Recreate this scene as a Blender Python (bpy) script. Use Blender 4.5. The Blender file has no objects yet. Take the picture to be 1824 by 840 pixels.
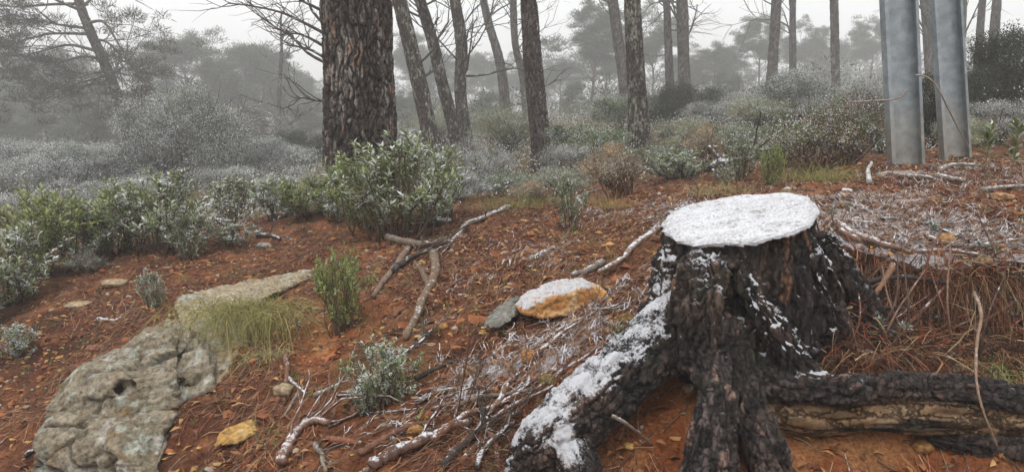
import bpy, math
import numpy as np
import openvdb as vdb

# ------------------------------------------------------------------ camera, sky, sun, exposure
scene = bpy.context.scene
F = 1368.0                      # focal length in photo pixels (photo 1824 x 840)
HORIZON = 215.0
PITCH = math.atan((420.0 - HORIZON) / F)
CAM = np.array([0.0, 0.0, 1.6])
cam_data = bpy.data.cameras.new("camera")
cam_data.sensor_width = 36.0
cam_data.lens = 36.0 * F / 1824.0
cam_data.clip_start = 0.02
cam_data.clip_end = 2000.0
cam = bpy.data.objects.new("camera", cam_data)
cam.location = CAM
cam.rotation_euler = (math.pi / 2 - PITCH, 0, 0)
scene.collection.objects.link(cam)
scene.camera = cam

SUN_EL, SUN_AZ = math.radians(58), math.radians(200)
world = bpy.data.worlds.new("World")
scene.world = world
world.use_nodes = True
wt = world.node_tree
bg = wt.nodes["Background"]
sky = wt.nodes.new("ShaderNodeTexSky")
sky.sky_type = 'NISHITA'
sky.sun_disc = False
sky.sun_elevation = SUN_EL
sky.sun_rotation = SUN_AZ
hs = wt.nodes.new("ShaderNodeHueSaturation")
hs.inputs["Saturation"].default_value = 0.25
wt.links.new(sky.outputs[0], hs.inputs["Color"])
mx = wt.nodes.new("ShaderNodeMix")
mx.data_type = 'RGBA'
mx.inputs["Factor"].default_value = 0.85
mx.inputs["B"].default_value = (8.0, 8.07, 8.2, 1)      # even cloud layer
wt.links.new(hs.outputs[0], mx.inputs["A"])
wt.links.new(mx.outputs["Result"], bg.inputs["Color"])
bg.inputs["Strength"].default_value = 0.14

sl = bpy.data.lights.new("sun", 'SUN')
sl.energy = 1.5
sl.angle = math.radians(25)
sl.color = (1.0, 0.97, 0.93)
so = bpy.data.objects.new("sun", sl)
so.rotation_euler = (math.radians(90) - SUN_EL, 0, math.pi - SUN_AZ)
scene.collection.objects.link(so)

scene.view_settings.view_transform = 'Standard'
scene.view_settings.look = 'None'
scene.view_settings.gamma = 1.0
scene.view_settings.exposure = 0.34
cy = scene.cycles
cy.max_bounces = 5
cy.diffuse_bounces = 3
cy.glossy_bounces = 2
cy.transmission_bounces = 2
cy.transparent_max_bounces = 8
cy.volume_bounces = 4
cy.use_denoising = True
scene.render.engine = 'CYCLES'
HAZE = 0.0068

# ------------------------------------------------------------------ helpers
rng = np.random.default_rng(11)
sp, cp = math.sin(PITCH), math.cos(PITCH)

def P(px, py, D):
    """the world point seen at photo pixel (px, py) standing D metres ahead of the camera"""
    u = (px - 912.0) / F
    v = (420.0 - py) / F
    d = np.array([u, cp + v * sp, -sp + v * cp])
    return CAM + d * (D / d[1])

def W(D):
    """far things stand further off than a first reading of the photo suggests, so the mist can stay thin"""
    return D if D < 8 else 8 + (D - 8) * 1.75

def PX(p):
    """photo pixels of a world point array"""
    q = np.atleast_2d(p) - CAM
    fw = q[:, 1] * cp - q[:, 2] * sp
    up = q[:, 1] * sp + q[:, 2] * cp
    return 912.0 + F * q[:, 0] / fw, 420.0 - F * up / fw

def hsh(ix, iy, iz, seed):
    h = (ix.astype(np.uint32) * np.uint32(374761393) + iy.astype(np.uint32) * np.uint32(668265263)
         + iz.astype(np.uint32) * np.uint32(2147483647 - 12345677) + np.uint32((seed * 144665 + 1013) & 0xffffffff))
    h = (h ^ (h >> np.uint32(13))) * np.uint32(1274126177)
    h = (h ^ (h >> np.uint32(16))) * np.uint32(2246822519)
    h = h ^ (h >> np.uint32(15))
    return (h & np.uint32(0xffffff)).astype(np.float32) / np.float32(0xffffff)

def vnoise(p, seed=0):
    p = np.asarray(p, np.float32)
    i = np.floor(p).astype(np.int32)
    f = p - i
    f = f * f * f * (f * (f * 6 - 15) + 10)
    out = 0
    for dx in (0, 1):
        wx = f[:, 0] if dx else 1 - f[:, 0]
        for dy in (0, 1):
            wy = f[:, 1] if dy else 1 - f[:, 1]
            for dz in (0, 1):
                wz = f[:, 2] if dz else 1 - f[:, 2]
                out = out + hsh(i[:, 0] + dx, i[:, 1] + dy, i[:, 2] + dz, seed) * wx * wy * wz
    return out * 2 - 1

def fbm(p, octaves=4, seed=0, gain=0.5):
    p = np.asarray(p, np.float32)
    s, a, t = 0, 1.0, 0.0
    for k in range(octaves):
        s = s + vnoise(p * (2.03 ** k) + 17.3 * k, seed + k) * a
        t += a
        a *= gain
    return s / t

def worley(p, seed=0):
    """F1, F2 and the nearest cell's random value"""
    p = np.asarray(p, np.float32)
    i = np.floor(p).astype(np.int32)
    n = len(p)
    f1 = np.full(n, 9., np.float32); f2 = np.full(n, 9., np.float32); cid = np.zeros(n, np.float32)
    for dx in (-1, 0, 1):
        for dy in (-1, 0, 1):
            for dz in (-1, 0, 1):
                cx, cyy, cz = i[:, 0] + dx, i[:, 1] + dy, i[:, 2] + dz
                a = hsh(cx, cyy, cz, seed); b = hsh(cx, cyy, cz, seed + 7); c = hsh(cx, cyy, cz, seed + 13)
                d = np.sqrt((cx + a - p[:, 0]) ** 2 + (cyy + b - p[:, 1]) ** 2 + (cz + c - p[:, 2]) ** 2)
                m = d < f1
                f2 = np.where(m, f1, np.minimum(f2, d))
                cid = np.where(m, hsh(cx, cyy, cz, seed + 29), cid)
                f1 = np.where(m, d, f1)
    return f1, f2, cid

def sstep(a, b, x):
    t = np.clip((x - a) / (b - a), 0, 1)
    return t * t * (3 - 2 * t)

def mixc(a, b, t):
    a = np.asarray(a, np.float32); b = np.asarray(b, np.float32)
    t = np.asarray(t, np.float32)[:, None]
    return a * (1 - t) + b * t

class Acc:
    """collects vertices, faces and per-vertex colours"""
    def __init__(s): s.v, s.q, s.t, s.c, s.n = [], [], [], [], 0
    def add(s, V, Q=None, T=None, C=(0.5, 0.5, 0.5)):
        V = np.asarray(V, np.float32)
        if Q is not None and len(Q): s.q.append(np.asarray(Q, np.int64) + s.n)
        if T is not None and len(T): s.t.append(np.asarray(T, np.int64) + s.n)
        C = np.asarray(C, np.float32)
        s.c.append(np.broadcast_to(C, (len(V), 3)) if C.ndim == 1 else C)
        s.v.append(V); s.n += len(V)
    def arrays(s):
        return (np.concatenate(s.v), np.concatenate(s.q) if s.q else np.zeros((0, 4), int),
                np.concatenate(s.t) if s.t else np.zeros((0, 3), int), np.concatenate(s.c))

def mesh_data(name, V, Q=None, T=None, C=None, snow=None, mat=None, smooth=True):
    Q = np.zeros((0, 4), np.int64) if Q is None else np.asarray(Q)
    T = np.zeros((0, 3), np.int64) if T is None else np.asarray(T)
    me = bpy.data.meshes.new(name)
    me.vertices.add(len(V))
    me.vertices.foreach_set("co", np.asarray(V, np.float32).ravel())
    nl = Q.size + T.size
    me.loops.add(nl)
    me.loops.foreach_set("vertex_index", np.concatenate([Q.ravel(), T.ravel()]).astype(np.int32))
    npoly = len(Q) + len(T)
    me.polygons.add(npoly)
    ls = np.concatenate([np.arange(len(Q)) * 4, Q.size + np.arange(len(T)) * 3]).astype(np.int32)
    me.polygons.foreach_set("loop_start", ls)
    me.update(calc_edges=True)
    me.validate()
    if C is not None:
        a = me.color_attributes.new("Col", 'FLOAT_COLOR', 'POINT')
        cc = np.ones((len(V), 4), np.float32); cc[:, :3] = C
        a.data.foreach_set("color", cc.ravel())
    if snow is not None:
        a = me.attributes.new("snow", 'FLOAT', 'POINT')
        a.data.foreach_set("value", np.asarray(snow, np.float32))
    me.polygons.foreach_set("use_smooth", np.full(npoly, smooth))
    if mat is not None: me.materials.append(mat)
    return me

def link(name, data, parent=None, loc=(0, 0, 0)):
    o = bpy.data.objects.new(name, data)
    o.location = [float(a) for a in loc]
    scene.collection.objects.link(o)
    if parent is not None: o.parent = parent
    return o

def tag(o, label, cat, group=None, kind=None):
    if label: o["label"] = label
    if cat: o["category"] = cat
    if group: o["group"] = group
    if kind: o["kind"] = kind
    return o

def acc_obj(name, acc, mat, parent=None, loc=(0, 0, 0), smooth=True, snow=None):
    V, Q, T, C = acc.arrays()
    V = V - (np.asarray(loc, np.float32) if parent is None else 0)
    return link(name, mesh_data(name, V, Q, T, C, snow, mat, smooth), parent, loc if parent is None else (0, 0, 0))

def copy_tree(root, loc, rz=0.0, s=1.0, label=None, tilt=(0, 0)):
    r = root.copy(); scene.collection.objects.link(r)
    r.location = [float(a) for a in loc]; r.rotation_euler = (tilt[0], tilt[1], rz)
    r.scale = (s, s, s) if np.isscalar(s) else s
    if label: r["label"] = label
    for ch in list(root.children):
        c = ch.copy(); scene.collection.objects.link(c); c.parent = r
    return r

def vnormals(V, Fc):
    a, b, c = V[Fc[:, 0]], V[Fc[:, 1]], V[Fc[:, 2]]
    if Fc.shape[1] == 4:
        n = np.cross(c - a, V[Fc[:, 3]] - b)
    else:
        n = np.cross(b - a, c - a)
    out = np.zeros_like(V)
    for k in range(3):
        out[:, k] = sum(np.bincount(Fc[:, j], n[:, k], len(V)) for j in range(Fc.shape[1]))
    return out / np.maximum(np.linalg.norm(out, axis=1, keepdims=True), 1e-9)

def catmull(pts, n):
    pts = np.asarray(pts, float)
    ext = np.vstack([2 * pts[0] - pts[1], pts, 2 * pts[-1] - pts[-2]])
    out = []
    m = len(pts) - 1
    for t in np.linspace(0, m, n):
        i = min(int(t), m - 1); f = t - i
        p0, p1, p2, p3 = ext[i], ext[i + 1], ext[i + 2], ext[i + 3]
        out.append(0.5 * ((2 * p1) + (-p0 + p2) * f + (2 * p0 - 5 * p1 + 4 * p2 - p3) * f * f + (-p0 + 3 * p1 - 3 * p2 + p3) * f ** 3))
    return np.array(out)

def frames(pts):
    d = np.gradient(pts, axis=0)
    d /= np.maximum(np.linalg.norm(d, axis=1, keepdims=True), 1e-9)
    a = np.array([1., 0, 0]) if abs(d[0][0]) < 0.8 else np.array([0, 1., 0])
    u = a - d[0] * a.dot(d[0]); u /= np.linalg.norm(u)
    U = [u]
    for k in range(1, len(pts)):
        u = U[-1] - d[k] * U[-1].dot(d[k]); u /= max(np.linalg.norm(u), 1e-9)
        U.append(u)
    U = np.array(U)
    return d, U, np.cross(d, U)

def tube(acc, pts, radii, nseg=6, col=(0.2, 0.17, 0.15), cap=True, rough=0.0):
    pts = np.asarray(pts, float)
    n = len(pts)
    radii = np.broadcast_to(np.asarray(radii, float), (n,))
    d, U, W = frames(pts)
    th = np.arange(nseg) * 2 * math.pi / nseg
    rr = radii[:, None, None]
    if rough: rr = rr * (1 + rough * rng.normal(size=(n, nseg, 1)))
    V = pts[:, None, :] + (U[:, None, :] * np.cos(th)[None, :, None] + W[:, None, :] * np.sin(th)[None, :, None]) * rr
    V = V.reshape(-1, 3)
    i = np.arange(n - 1)[:, None] * nseg; j = np.arange(nseg)[None, :]; j2 = (j + 1) % nseg
    Q = np.stack([i + j, i + j2, i + nseg + j2, i + nseg + j], -1).reshape(-1, 4)
    T = None
    if cap:
        V = np.vstack([V, pts[:1], pts[-1:]])
        k = np.arange(nseg); k2 = (k + 1) % nseg
        a = n * nseg
        T = np.vstack([np.stack([k2, k, np.full(nseg, a)], -1), np.stack([(n - 1) * nseg + k, (n - 1) * nseg + k2, np.full(nseg, a + 1)], -1)])
    acc.add(V, Q, T, col)

def leaves(acc, pos, dirs, nrm, L, W, col, fold=0.15, droop=0.15):
    """pos, dirs, nrm (n,3); each leaf a folded kite of four triangles"""
    n = len(pos)
    dirs = dirs / np.maximum(np.linalg.norm(dirs, axis=1, keepdims=True), 1e-9)
    nrm = nrm - dirs * np.sum(nrm * dirs, 1, keepdims=True)
    nrm /= np.maximum(np.linalg.norm(nrm, axis=1, keepdims=True), 1e-9)
    side = np.cross(dirs, nrm)
    L = np.broadcast_to(L, n)[:, None]; W = np.broadcast_to(W, n)[:, None]
    base = pos
    mid = pos + dirs * L * 0.55 - nrm * W * fold
    l = pos + dirs * L * 0.5 - side * W * 0.5 + nrm * W * fold
    r = pos + dirs * L * 0.5 + side * W * 0.5 + nrm * W * fold
    tip = pos + dirs * L - nrm * L * droop
    V = np.stack([base, l, mid, r, tip], 1).reshape(-1, 3)
    k = np.arange(n)[:, None] * 5
    T = np.concatenate([k + np.array([[0, 2, 1]]), k + np.array([[0, 3, 2]]), k + np.array([[1, 2, 4]]), k + np.array([[2, 3, 4]])])
    C = np.repeat(np.broadcast_to(col, (n, 3)), 5, 0)
    acc.add(V, None, T, C)

def slivers(acc, pos, dirs, L, W, col):
    """thin triangles: pine needles seen from afar, blades, frost"""
    n = len(pos)
    dirs = dirs / np.maximum(np.linalg.norm(dirs, axis=1, keepdims=True), 1e-9)
    rnd = rng.normal(size=(n, 3))
    side = np.cross(dirs, rnd); side /= np.maximum(np.linalg.norm(side, axis=1, keepdims=True), 1e-9)
    L = np.broadcast_to(L, n)[:, None]; W = np.broadcast_to(W, n)[:, None]
    V = np.stack([pos - side * W * 0.5, pos + side * W * 0.5, pos + dirs * L], 1).reshape(-1, 3)
    T = np.arange(n * 3).reshape(-1, 3)
    acc.add(V, None, T, np.repeat(np.broadcast_to(col, (n, 3)), 3, 0))

def runit(n): 
    v = rng.normal(size=(n, 3)); return v / np.linalg.norm(v, axis=1, keepdims=True)

# ------------------------------------------------------------------ materials
def N(nt, t, **kw):
    n = nt.nodes.new(t)
    for k, v in kw.items(): setattr(n, k, v)
    return n

def solid_mat(name, rough=0.9, var=0.35, scale=60.0, bump=0.4, bump_dist=0.003, geo_snow=0.0, snow_scale=45.0, snow_attr=True,
              spec=0.2, metallic=0.0, snow_lo=0.25, snow_max=1.0, snow_soft=0.08, cracks=0, trans=0.0, cmap=(1, 1, .38), cdark=.45, snow_v=.62):
    """albedo from the mesh's own colours broken up by noise; snow where it settled (mesh attribute) or, for twigs and leaves, on
    the sides that face up"""
    m = bpy.data.materials.new(name); m.use_nodes = True
    nt = m.node_tree; L = nt.links
    b = nt.nodes["Principled BSDF"]
    b.inputs["Specular IOR Level"].default_value = spec
    b.inputs["Metallic"].default_value = metallic
    at = N(nt, "ShaderNodeAttribute", attribute_name="Col")
    tc = N(nt, "ShaderNodeTexCoord")
    n1 = N(nt, "ShaderNodeTexNoise"); n1.inputs["Scale"].default_value = scale; n1.inputs["Detail"].default_value = 5
    n1.inputs["Roughness"].default_value = 0.65
    L.new(tc.outputs["Object"], n1.inputs["Vector"])
    mr = N(nt, "ShaderNodeMapRange"); mr.inputs["From Min"].default_value = 0.3; mr.inputs["From Max"].default_value = 0.7
    mr.inputs["To Min"].default_value = 1 - var; mr.inputs["To Max"].default_value = 1 + var
    L.new(n1.outputs["Fac"], mr.inputs["Value"])
    vm = N(nt, "ShaderNodeVectorMath", operation='SCALE')
    L.new(at.outputs["Color"], vm.inputs[0]); L.new(mr.outputs[0], vm.inputs["Scale"])
    fac = None
    n2 = N(nt, "ShaderNodeTexNoise"); n2.inputs["Scale"].default_value = snow_scale; n2.inputs["Detail"].default_value = 4
    n2.inputs["Roughness"].default_value = 0.7
    L.new(tc.outputs["Object"], n2.inputs["Vector"])
    if snow_attr:
        sa = N(nt, "ShaderNodeAttribute", attribute_name="snow")
        a = N(nt, "ShaderNodeMath", operation='ADD'); L.new(sa.outputs["Fac"], a.inputs[0]); L.new(n2.outputs["Fac"], a.inputs[1])
        r = N(nt, "ShaderNodeMapRange"); r.inputs["From Min"].default_value = 0.90; r.inputs["From Max"].default_value = 1.14
        L.new(a.outputs[0], r.inputs["Value"]); fac = r.outputs[0]
    if geo_snow > 0:
        g = N(nt, "ShaderNodeNewGeometry"); sx = N(nt, "ShaderNodeSeparateXYZ"); L.new(g.outputs["Normal"], sx.inputs[0])
        r1 = N(nt, "ShaderNodeMapRange"); r1.inputs["From Min"].default_value = snow_lo; r1.inputs["From Max"].default_value = snow_lo + 0.35
        L.new(sx.outputs["Z"], r1.inputs["Value"])
        r2 = N(nt, "ShaderNodeMapRange"); r2.inputs["From Min"].default_value = 0.62 - 0.3 * geo_snow; r2.inputs["From Max"].default_value = 0.62 + snow_soft - 0.3 * geo_snow; r2.inputs["To Max"].default_value = snow_max
        L.new(n2.outputs["Fac"], r2.inputs["Value"])
        mu = N(nt, "ShaderNodeMath", operation='MULTIPLY'); L.new(r1.outputs[0], mu.inputs[0]); L.new(r2.outputs[0], mu.inputs[1])
        if fac is None: fac = mu.outputs[0]
        else:
            mm = N(nt, "ShaderNodeMath", operation='MAXIMUM'); L.new(fac, mm.inputs[0]); L.new(mu.outputs[0], mm.inputs[1]); fac = mm.outputs[0]
    if fac is not None:
        mc = N(nt, "ShaderNodeMix", data_type='RGBA'); mc.inputs["B"].default_value = (snow_v, snow_v * 1.02, snow_v * 1.07, 1)
        L.new(fac, mc.inputs["Factor"]); L.new(vm.outputs[0], mc.inputs["A"]); L.new(mc.outputs["Result"], b.inputs["Base Color"])
        mr2 = N(nt, "ShaderNodeMix"); mr2.inputs["A"].default_value = rough; mr2.inputs["B"].default_value = 0.8
        L.new(fac, mr2.inputs["Factor"]); L.new(mr2.outputs[0], b.inputs["Roughness"])
    else:
        L.new(vm.outputs[0], b.inputs["Base Color"]); b.inputs["Roughness"].default_value = rough
    if bump > 0:
        n3 = N(nt, "ShaderNodeTexNoise"); n3.inputs["Scale"].default_value = scale * 2.2; n3.inputs["Detail"].default_value = 6
        n3.inputs["Roughness"].default_value = 0.75
        L.new(tc.outputs["Object"], n3.inputs["Vector"])
        bp = N(nt, "ShaderNodeBump"); bp.inputs["Strength"].default_value = bump; bp.inputs["Distance"].default_value = bump_dist
        L.new(n3.outputs["Fac"], bp.inputs["Height"]); L.new(bp.outputs[0], b.inputs["Normal"])
        if cracks:      # thin fissures in the bark
            mp = N(nt, "ShaderNodeMapping"); mp.inputs["Scale"].default_value = cmap; L.new(tc.outputs["Object"], mp.inputs["Vector"])
            wn = N(nt, "ShaderNodeVectorMath", operation='MULTIPLY_ADD'); L.new(n1.outputs["Color"], wn.inputs[0])
            wn.inputs[1].default_value = (1.2 / cracks,) * 3; L.new(mp.outputs[0], wn.inputs[2])
            vo = N(nt, "ShaderNodeTexVoronoi", feature='DISTANCE_TO_EDGE'); vo.inputs["Scale"].default_value = cracks
            L.new(wn.outputs[0], vo.inputs["Vector"])
            cr = N(nt, "ShaderNodeMapRange"); cr.inputs["From Max"].default_value = .09; L.new(vo.outputs["Distance"], cr.inputs["Value"])
            b2 = N(nt, "ShaderNodeBump"); iv = N(nt, "ShaderNodeMath", operation='SUBTRACT'); iv.inputs[0].default_value = 1.0; L.new(fac, iv.inputs[1]); L.new(iv.outputs[0], b2.inputs["Strength"]); b2.inputs["Distance"].default_value = .35 / cracks
            L.new(cr.outputs[0], b2.inputs["Height"]); L.new(bp.outputs[0], b2.inputs["Normal"]); L.new(b2.outputs[0], b.inputs["Normal"])
            sc2 = N(nt, "ShaderNodeMapRange"); sc2.inputs["To Min"].default_value = cdark; L.new(cr.outputs[0], sc2.inputs["Value"])
            v2 = N(nt, "ShaderNodeVectorMath", operation='SCALE'); L.new(vm.outputs[0], v2.inputs[0]); L.new(sc2.outputs[0], v2.inputs["Scale"])
            L.new(v2.outputs[0], mc.inputs["A"])
    if trans > 0:
        out = nt.nodes["Material Output"]; tb = N(nt, "ShaderNodeBsdfTranslucent"); ms = N(nt, "ShaderNodeMixShader"); ms.inputs[0].default_value = trans
        L.new(b.inputs["Base Color"].links[0].from_socket, tb.inputs["Color"])
        L.new(b.outputs[0], ms.inputs[1]); L.new(tb.outputs[0], ms.inputs[2]); L.new(ms.outputs[0], out.inputs["Surface"])
    return m

M_soil = solid_mat("soil", var=0.6, scale=90, bump=1.0, bump_dist=0.012, snow_scale=70)
M_bark = solid_mat("bark", rough=0.75, var=0.55, scale=70, bump=1.0, bump_dist=0.008, snow_scale=150, spec=0.35, cracks=42)
M_snowcap = solid_mat("settled_snow", rough=0.8, var=0.4, scale=70, bump=.5, bump_dist=0.003, snow_scale=130)
M_strip = solid_mat("stripped_wood", rough=0.8, var=0.45, scale=60, bump=.8, bump_dist=0.005, snow_scale=110, cracks=30, cmap=(.2, 1, 1), cdark=.5)
M_tree = solid_mat("trunk_bark", rough=0.9, var=0.45, scale=40, bump=0.8, bump_dist=0.008, snow_scale=40, cracks=26)
M_rock = solid_mat("rock", rough=0.85, var=0.7, scale=48, bump=1.0, bump_dist=0.010, snow_scale=80, spec=0.3)
M_wood = solid_mat("dead_wood", rough=0.85, var=0.4, scale=80, bump=0.8, bump_dist=0.004, snow_attr=False, geo_snow=0.5, snow_scale=45, snow_lo=0.45)
M_wood_wet = solid_mat("wet_wood", rough=0.7, var=0.4, scale=80, bump=0.8, bump_dist=0.004, snow_attr=False, geo_snow=0.12, snow_scale=35, snow_lo=0.4)
M_litter = solid_mat("needle_litter", rough=0.85, var=0.3, scale=30, bump=0, snow_attr=False)
M_litter_snow = solid_mat("snowy_litter", rough=0.85, var=0.3, scale=30, bump=0, snow_attr=False, geo_snow=0.42, snow_scale=16, snow_lo=0.4, snow_max=.85)
M_leaf = solid_mat("frosted_leaf", rough=0.6, var=0.25, scale=25, bump=0, snow_attr=False, geo_snow=0.64, snow_scale=9, snow_lo=0.2, snow_max=.9, snow_soft=.16, trans=.25, snow_v=.75)
M_leaf_clean = solid_mat("green_leaf", rough=0.55, var=0.25, scale=25, bump=0, snow_attr=False, geo_snow=0.3, snow_scale=9, snow_lo=0.3, snow_soft=.2, snow_max=.8, trans=.25)
M_frost = solid_mat("heavily_frosted_leaf", rough=0.8, var=0.25, scale=12, bump=0, snow_attr=False, geo_snow=1.0, snow_scale=5, snow_lo=0.1, snow_max=.95, snow_soft=.3, snow_v=.8, trans=.25)
M_needles = solid_mat("pine_needles", rough=0.8, var=0.3, scale=1.2, bump=0, snow_attr=False, geo_snow=0.12, snow_scale=4, snow_lo=0.3)
M_branch = solid_mat("thin_branch", rough=0.9, var=0.3, scale=20, bump=0, snow_attr=False, geo_snow=0.3, snow_scale=8, snow_lo=0.3)
M_grass = solid_mat("dry_grass", rough=0.7, var=0.25, scale=20, bump=0, snow_attr=False)
# ------------------------------------------------------------------ terrain
CTRL = [  # photo px, py, metres ahead
 (0,840,2.9),(300,840,2.5),(600,840,2.15),(760,840,2.03),(900,840,1.98),(1050,840,2.0),(1200,840,2.0),(1300,840,2.0),(1500,840,2.02),(1824,840,2.02),(2100,840,2.0),(-300,840,3.2),
 (0,700,3.7),(-300,700,4.2),(150,700,3.35),(300,720,3.0),(450,700,2.8),(600,700,2.65),(750,720,2.42),(880,720,2.28),(1000,680,2.3),
 (0,600,4.5),(200,600,4.1),(400,600,3.5),(600,600,3.2),(800,600,2.85),(950,600,2.68),(1080,590,2.6),(1130,640,2.36),
 (-200,540,5.6),(100,530,5.0),(300,500,4.9),(500,500,4.4),(700,500,3.9),(900,500,3.5),(1100,500,3.1),(1150,450,3.35),(1170,520,2.85),
 (330,440,5.9),(500,430,5.9),(700,420,5.4),(900,420,4.7),(1050,420,4.2),(1160,400,4.1),
 (400,405,7.0),(640,365,7.0),(800,375,6.3),(950,372,6.0),(1100,360,5.6),(1200,345,5.4),(1400,330,5.0),(1500,310,5.1),(1620,297,5.0),(1750,290,5.3),(1900,285,5.3),
 (1500,360,3.9),(1650,340,4.2),(1824,340,4.1),(1500,400,3.2),(1650,400,3.1),(1824,420,2.95),(2100,420,3.0),(2100,340,4.2),
 (1480,470,2.78),(1600,475,2.80),(1824,480,2.80),(2100,480,2.8),
 (1530,600,2.40),(1650,610,2.42),(1824,620,2.42),(2100,620,2.40),(1560,540,2.62),(1700,545,2.62),(1824,550,2.62),
 (1420,655,2.28),(1550,662,2.22),(1700,665,2.22),(1900,675,2.22),(2100,675,2.2),
 (1200,690,2.24),(1330,700,2.2),(1420,740,2.17),(1560,740,2.16),(1700,750,2.15),(1850,760,2.15),(2100,760,2.1),
 # the stump stands on this
 (1230,620,2.38),(1330,600,2.5),(1330,480,2.95),(1420,560,2.5),
 # beyond the crest
 (0,430,9),(200,420,9),(450,390,9.5),(0,380,14),(250,370,14),(450,350,13),(0,330,24),(300,320,24),(550,310,20),(-400,400,14),(-400,340,24),
 (700,320,10.5),(830,300,11.5),(968,305,9.6),(1000,335,7.5),(1140,275,10),(1200,300,7.5),(1300,290,7.5),
 (750,280,17),(950,250,17),(1120,225,17),(1250,220,16),(1400,230,12),(1500,250,8.5),(1600,255,8),(1750,250,8),(1900,245,8),(2200,240,8),
 (1500,195,17),(1700,190,16),(1900,185,16),(2300,180,16),
]
FAR = [(-90,45,-3.2),(-45,45,-3.0),(-20,42,-2.6),(-8,42,-1.6),(0,42,-.6),(10,42,-.1),(20,42,.4),(35,42,1.),(90,42,2),
       (-200,120,-4),(-80,110,-2.5),(0,110,0),(60,110,2),(200,120,5),(-400,400,0),(0,400,4),(400,400,6),(-400,-200,-8),(400,-200,0),(0,-100,-2.5),
       (-20,20,-2.2),(-40,24,-3.0),(20,20,.3),(40,24,.9),(-12,6,-1.5),(-25,8,-2.6),(10,6,-.2),(25,8,.1),
       (-3,0.6,-1.75),(-1,.5,-1.6),(0.5,.6,-1.6),(2,.6,-1.6),(4,.6,-1.55),(0,-4,-1.7),(-8,-4,-1.9),(8,-4,-1.5),(-8,1.5,-1.8),(6,1.6,-1.0),(8,3,-.5),
       (0,1.5,-1.35),(1,1.5,-1.3),(2,1.5,-1.3),(-1,1.6,-1.4),(-2,1.9,-1.45)]
K = np.array([P(a, b, W(c)) for a, b, c in CTRL] + [(a * W(b) / b if b > 8 else a, W(b), c * (W(b) / b if b > 8 else 1) + 1.6) for a, b, c in FAR])
def rbf_phi(r): return np.sqrt(r * r + 0.02)
_A = rbf_phi(np.hypot(K[:, None, 0] - K[None, :, 0], K[:, None, 1] - K[None, :, 1])) - 0
_A += np.eye(len(K)) * -0.004
_Pm = np.column_stack([np.ones(len(K)), K[:, :2]])
_M = np.block([[_A, _Pm], [_Pm.T, np.zeros((3, 3))]])
_w = np.linalg.solve(_M, np.concatenate([K[:, 2], np.zeros(3)]))
def terr0(x, y):
    out = _w[-3] + _w[-2] * x + _w[-1] * y
    for k in range(len(K)):
        out = out + _w[k] * rbf_phi(np.hypot(x - K[k, 0], y - K[k, 1]))
    return out
def axis(lo, hi, h, far, grow=1.12, mx=12.):
    c = list(np.arange(lo, hi, h)); s = h
    while c[-1] < far[1]:
        s = min(s * grow, mx); c.append(c[-1] + s)
    s = h; pre = []
    x = lo
    while x > far[0]:
        s = min(s * grow, mx); x -= s; pre.append(x)
    return np.array(pre[::-1] + c)
GX = axis(-2.6, 2.9, 0.014, (-330, 330), 1.045)
GY = axis(1.6, 5.4, 0.013, (-60, 380), 1.04)
gx, gy = np.meshgrid(GX, GY)
fx, fy = gx.ravel(), gy.ravel()
GZ = terr0(fx, fy)
pp = np.column_stack([fx, fy, GZ * 0])
near = np.exp(-np.maximum(np.hypot(fx - 0.3, fy - 2.5) - 3, 0) / 6)
rough = fbm(pp * 2.2, 4, 3) * 0.05 + fbm(pp * 11, 4, 5) * 0.030 * near + np.abs(fbm(pp * 30, 3, 9)) * 0.022 * near
rough += fbm(pp * 0.12, 3, 21) * 0.8 * (1 - near)
GZ = GZ + rough
GZ2 = GZ.reshape(gx.shape)
LEDGE = None        # (x0, y0, step, height grid) of the overhanging ledge
def ledge_top(x, y):
    if LEDGE is None: return np.full(np.shape(x), -99.)
    i = ((x - LEDGE[0]) / LEDGE[2]).astype(int); j = ((y - LEDGE[1]) / LEDGE[2]).astype(int); H = LEDGE[3]
    ok = (i >= 0) & (j >= 0) & (i < H.shape[0]) & (j < H.shape[1])
    return np.where(ok, H[np.clip(i, 0, H.shape[0] - 1), np.clip(j, 0, H.shape[1] - 1)], -99.)
def tz(x, y):
    x = np.atleast_1d(np.asarray(x, float)); y = np.atleast_1d(np.asarray(y, float))
    return np.maximum(tz0(x, y), ledge_top(x, y))
def tz0(x, y):
    x = np.atleast_1d(np.asarray(x, float)); y = np.atleast_1d(np.asarray(y, float))
    i = np.clip(np.searchsorted(GX, x) - 1, 0, len(GX) - 2); j = np.clip(np.searchsorted(GY, y) - 1, 0, len(GY) - 2)
    a = np.clip((x - GX[i]) / (GX[i + 1] - GX[i]), 0, 1); b = np.clip((y - GY[j]) / (GY[j + 1] - GY[j]), 0, 1)
    return (GZ2[j, i] * (1 - a) + GZ2[j, i + 1] * a) * (1 - b) + (GZ2[j + 1, i] * (1 - a) + GZ2[j + 1, i + 1] * a) * b
def G(px, py, D=None, dmax=60):
    """where the ray through a photo pixel meets the ground; with D, the ground point at that pixel column D metres ahead"""
    if D is not None:
        q = P(px, py, D); q[2] = tz(q[0], q[1])[0]; return q
    ds = np.concatenate([np.arange(1.6, 6, 0.01), np.arange(6, dmax, 0.05)])
    d = P(px, py, 1.0) - CAM
    pts = CAM + d[None] * ds[:, None]
    h = pts[:, 2] - tz0(pts[:, 0], pts[:, 1])
    lt = ledge_top(pts[:, 0], pts[:, 1])
    onl = (pts[:, 2] < lt) & (pts[:, 2] > lt - .05)
    hit = (h < 0) | onl
    k = np.argmax(hit) if hit.any() else len(ds) - 1
    q = pts[k].copy(); q[2] = lt[k] if onl[k] else tz0(q[0], q[1])[0]
    return q

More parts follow.
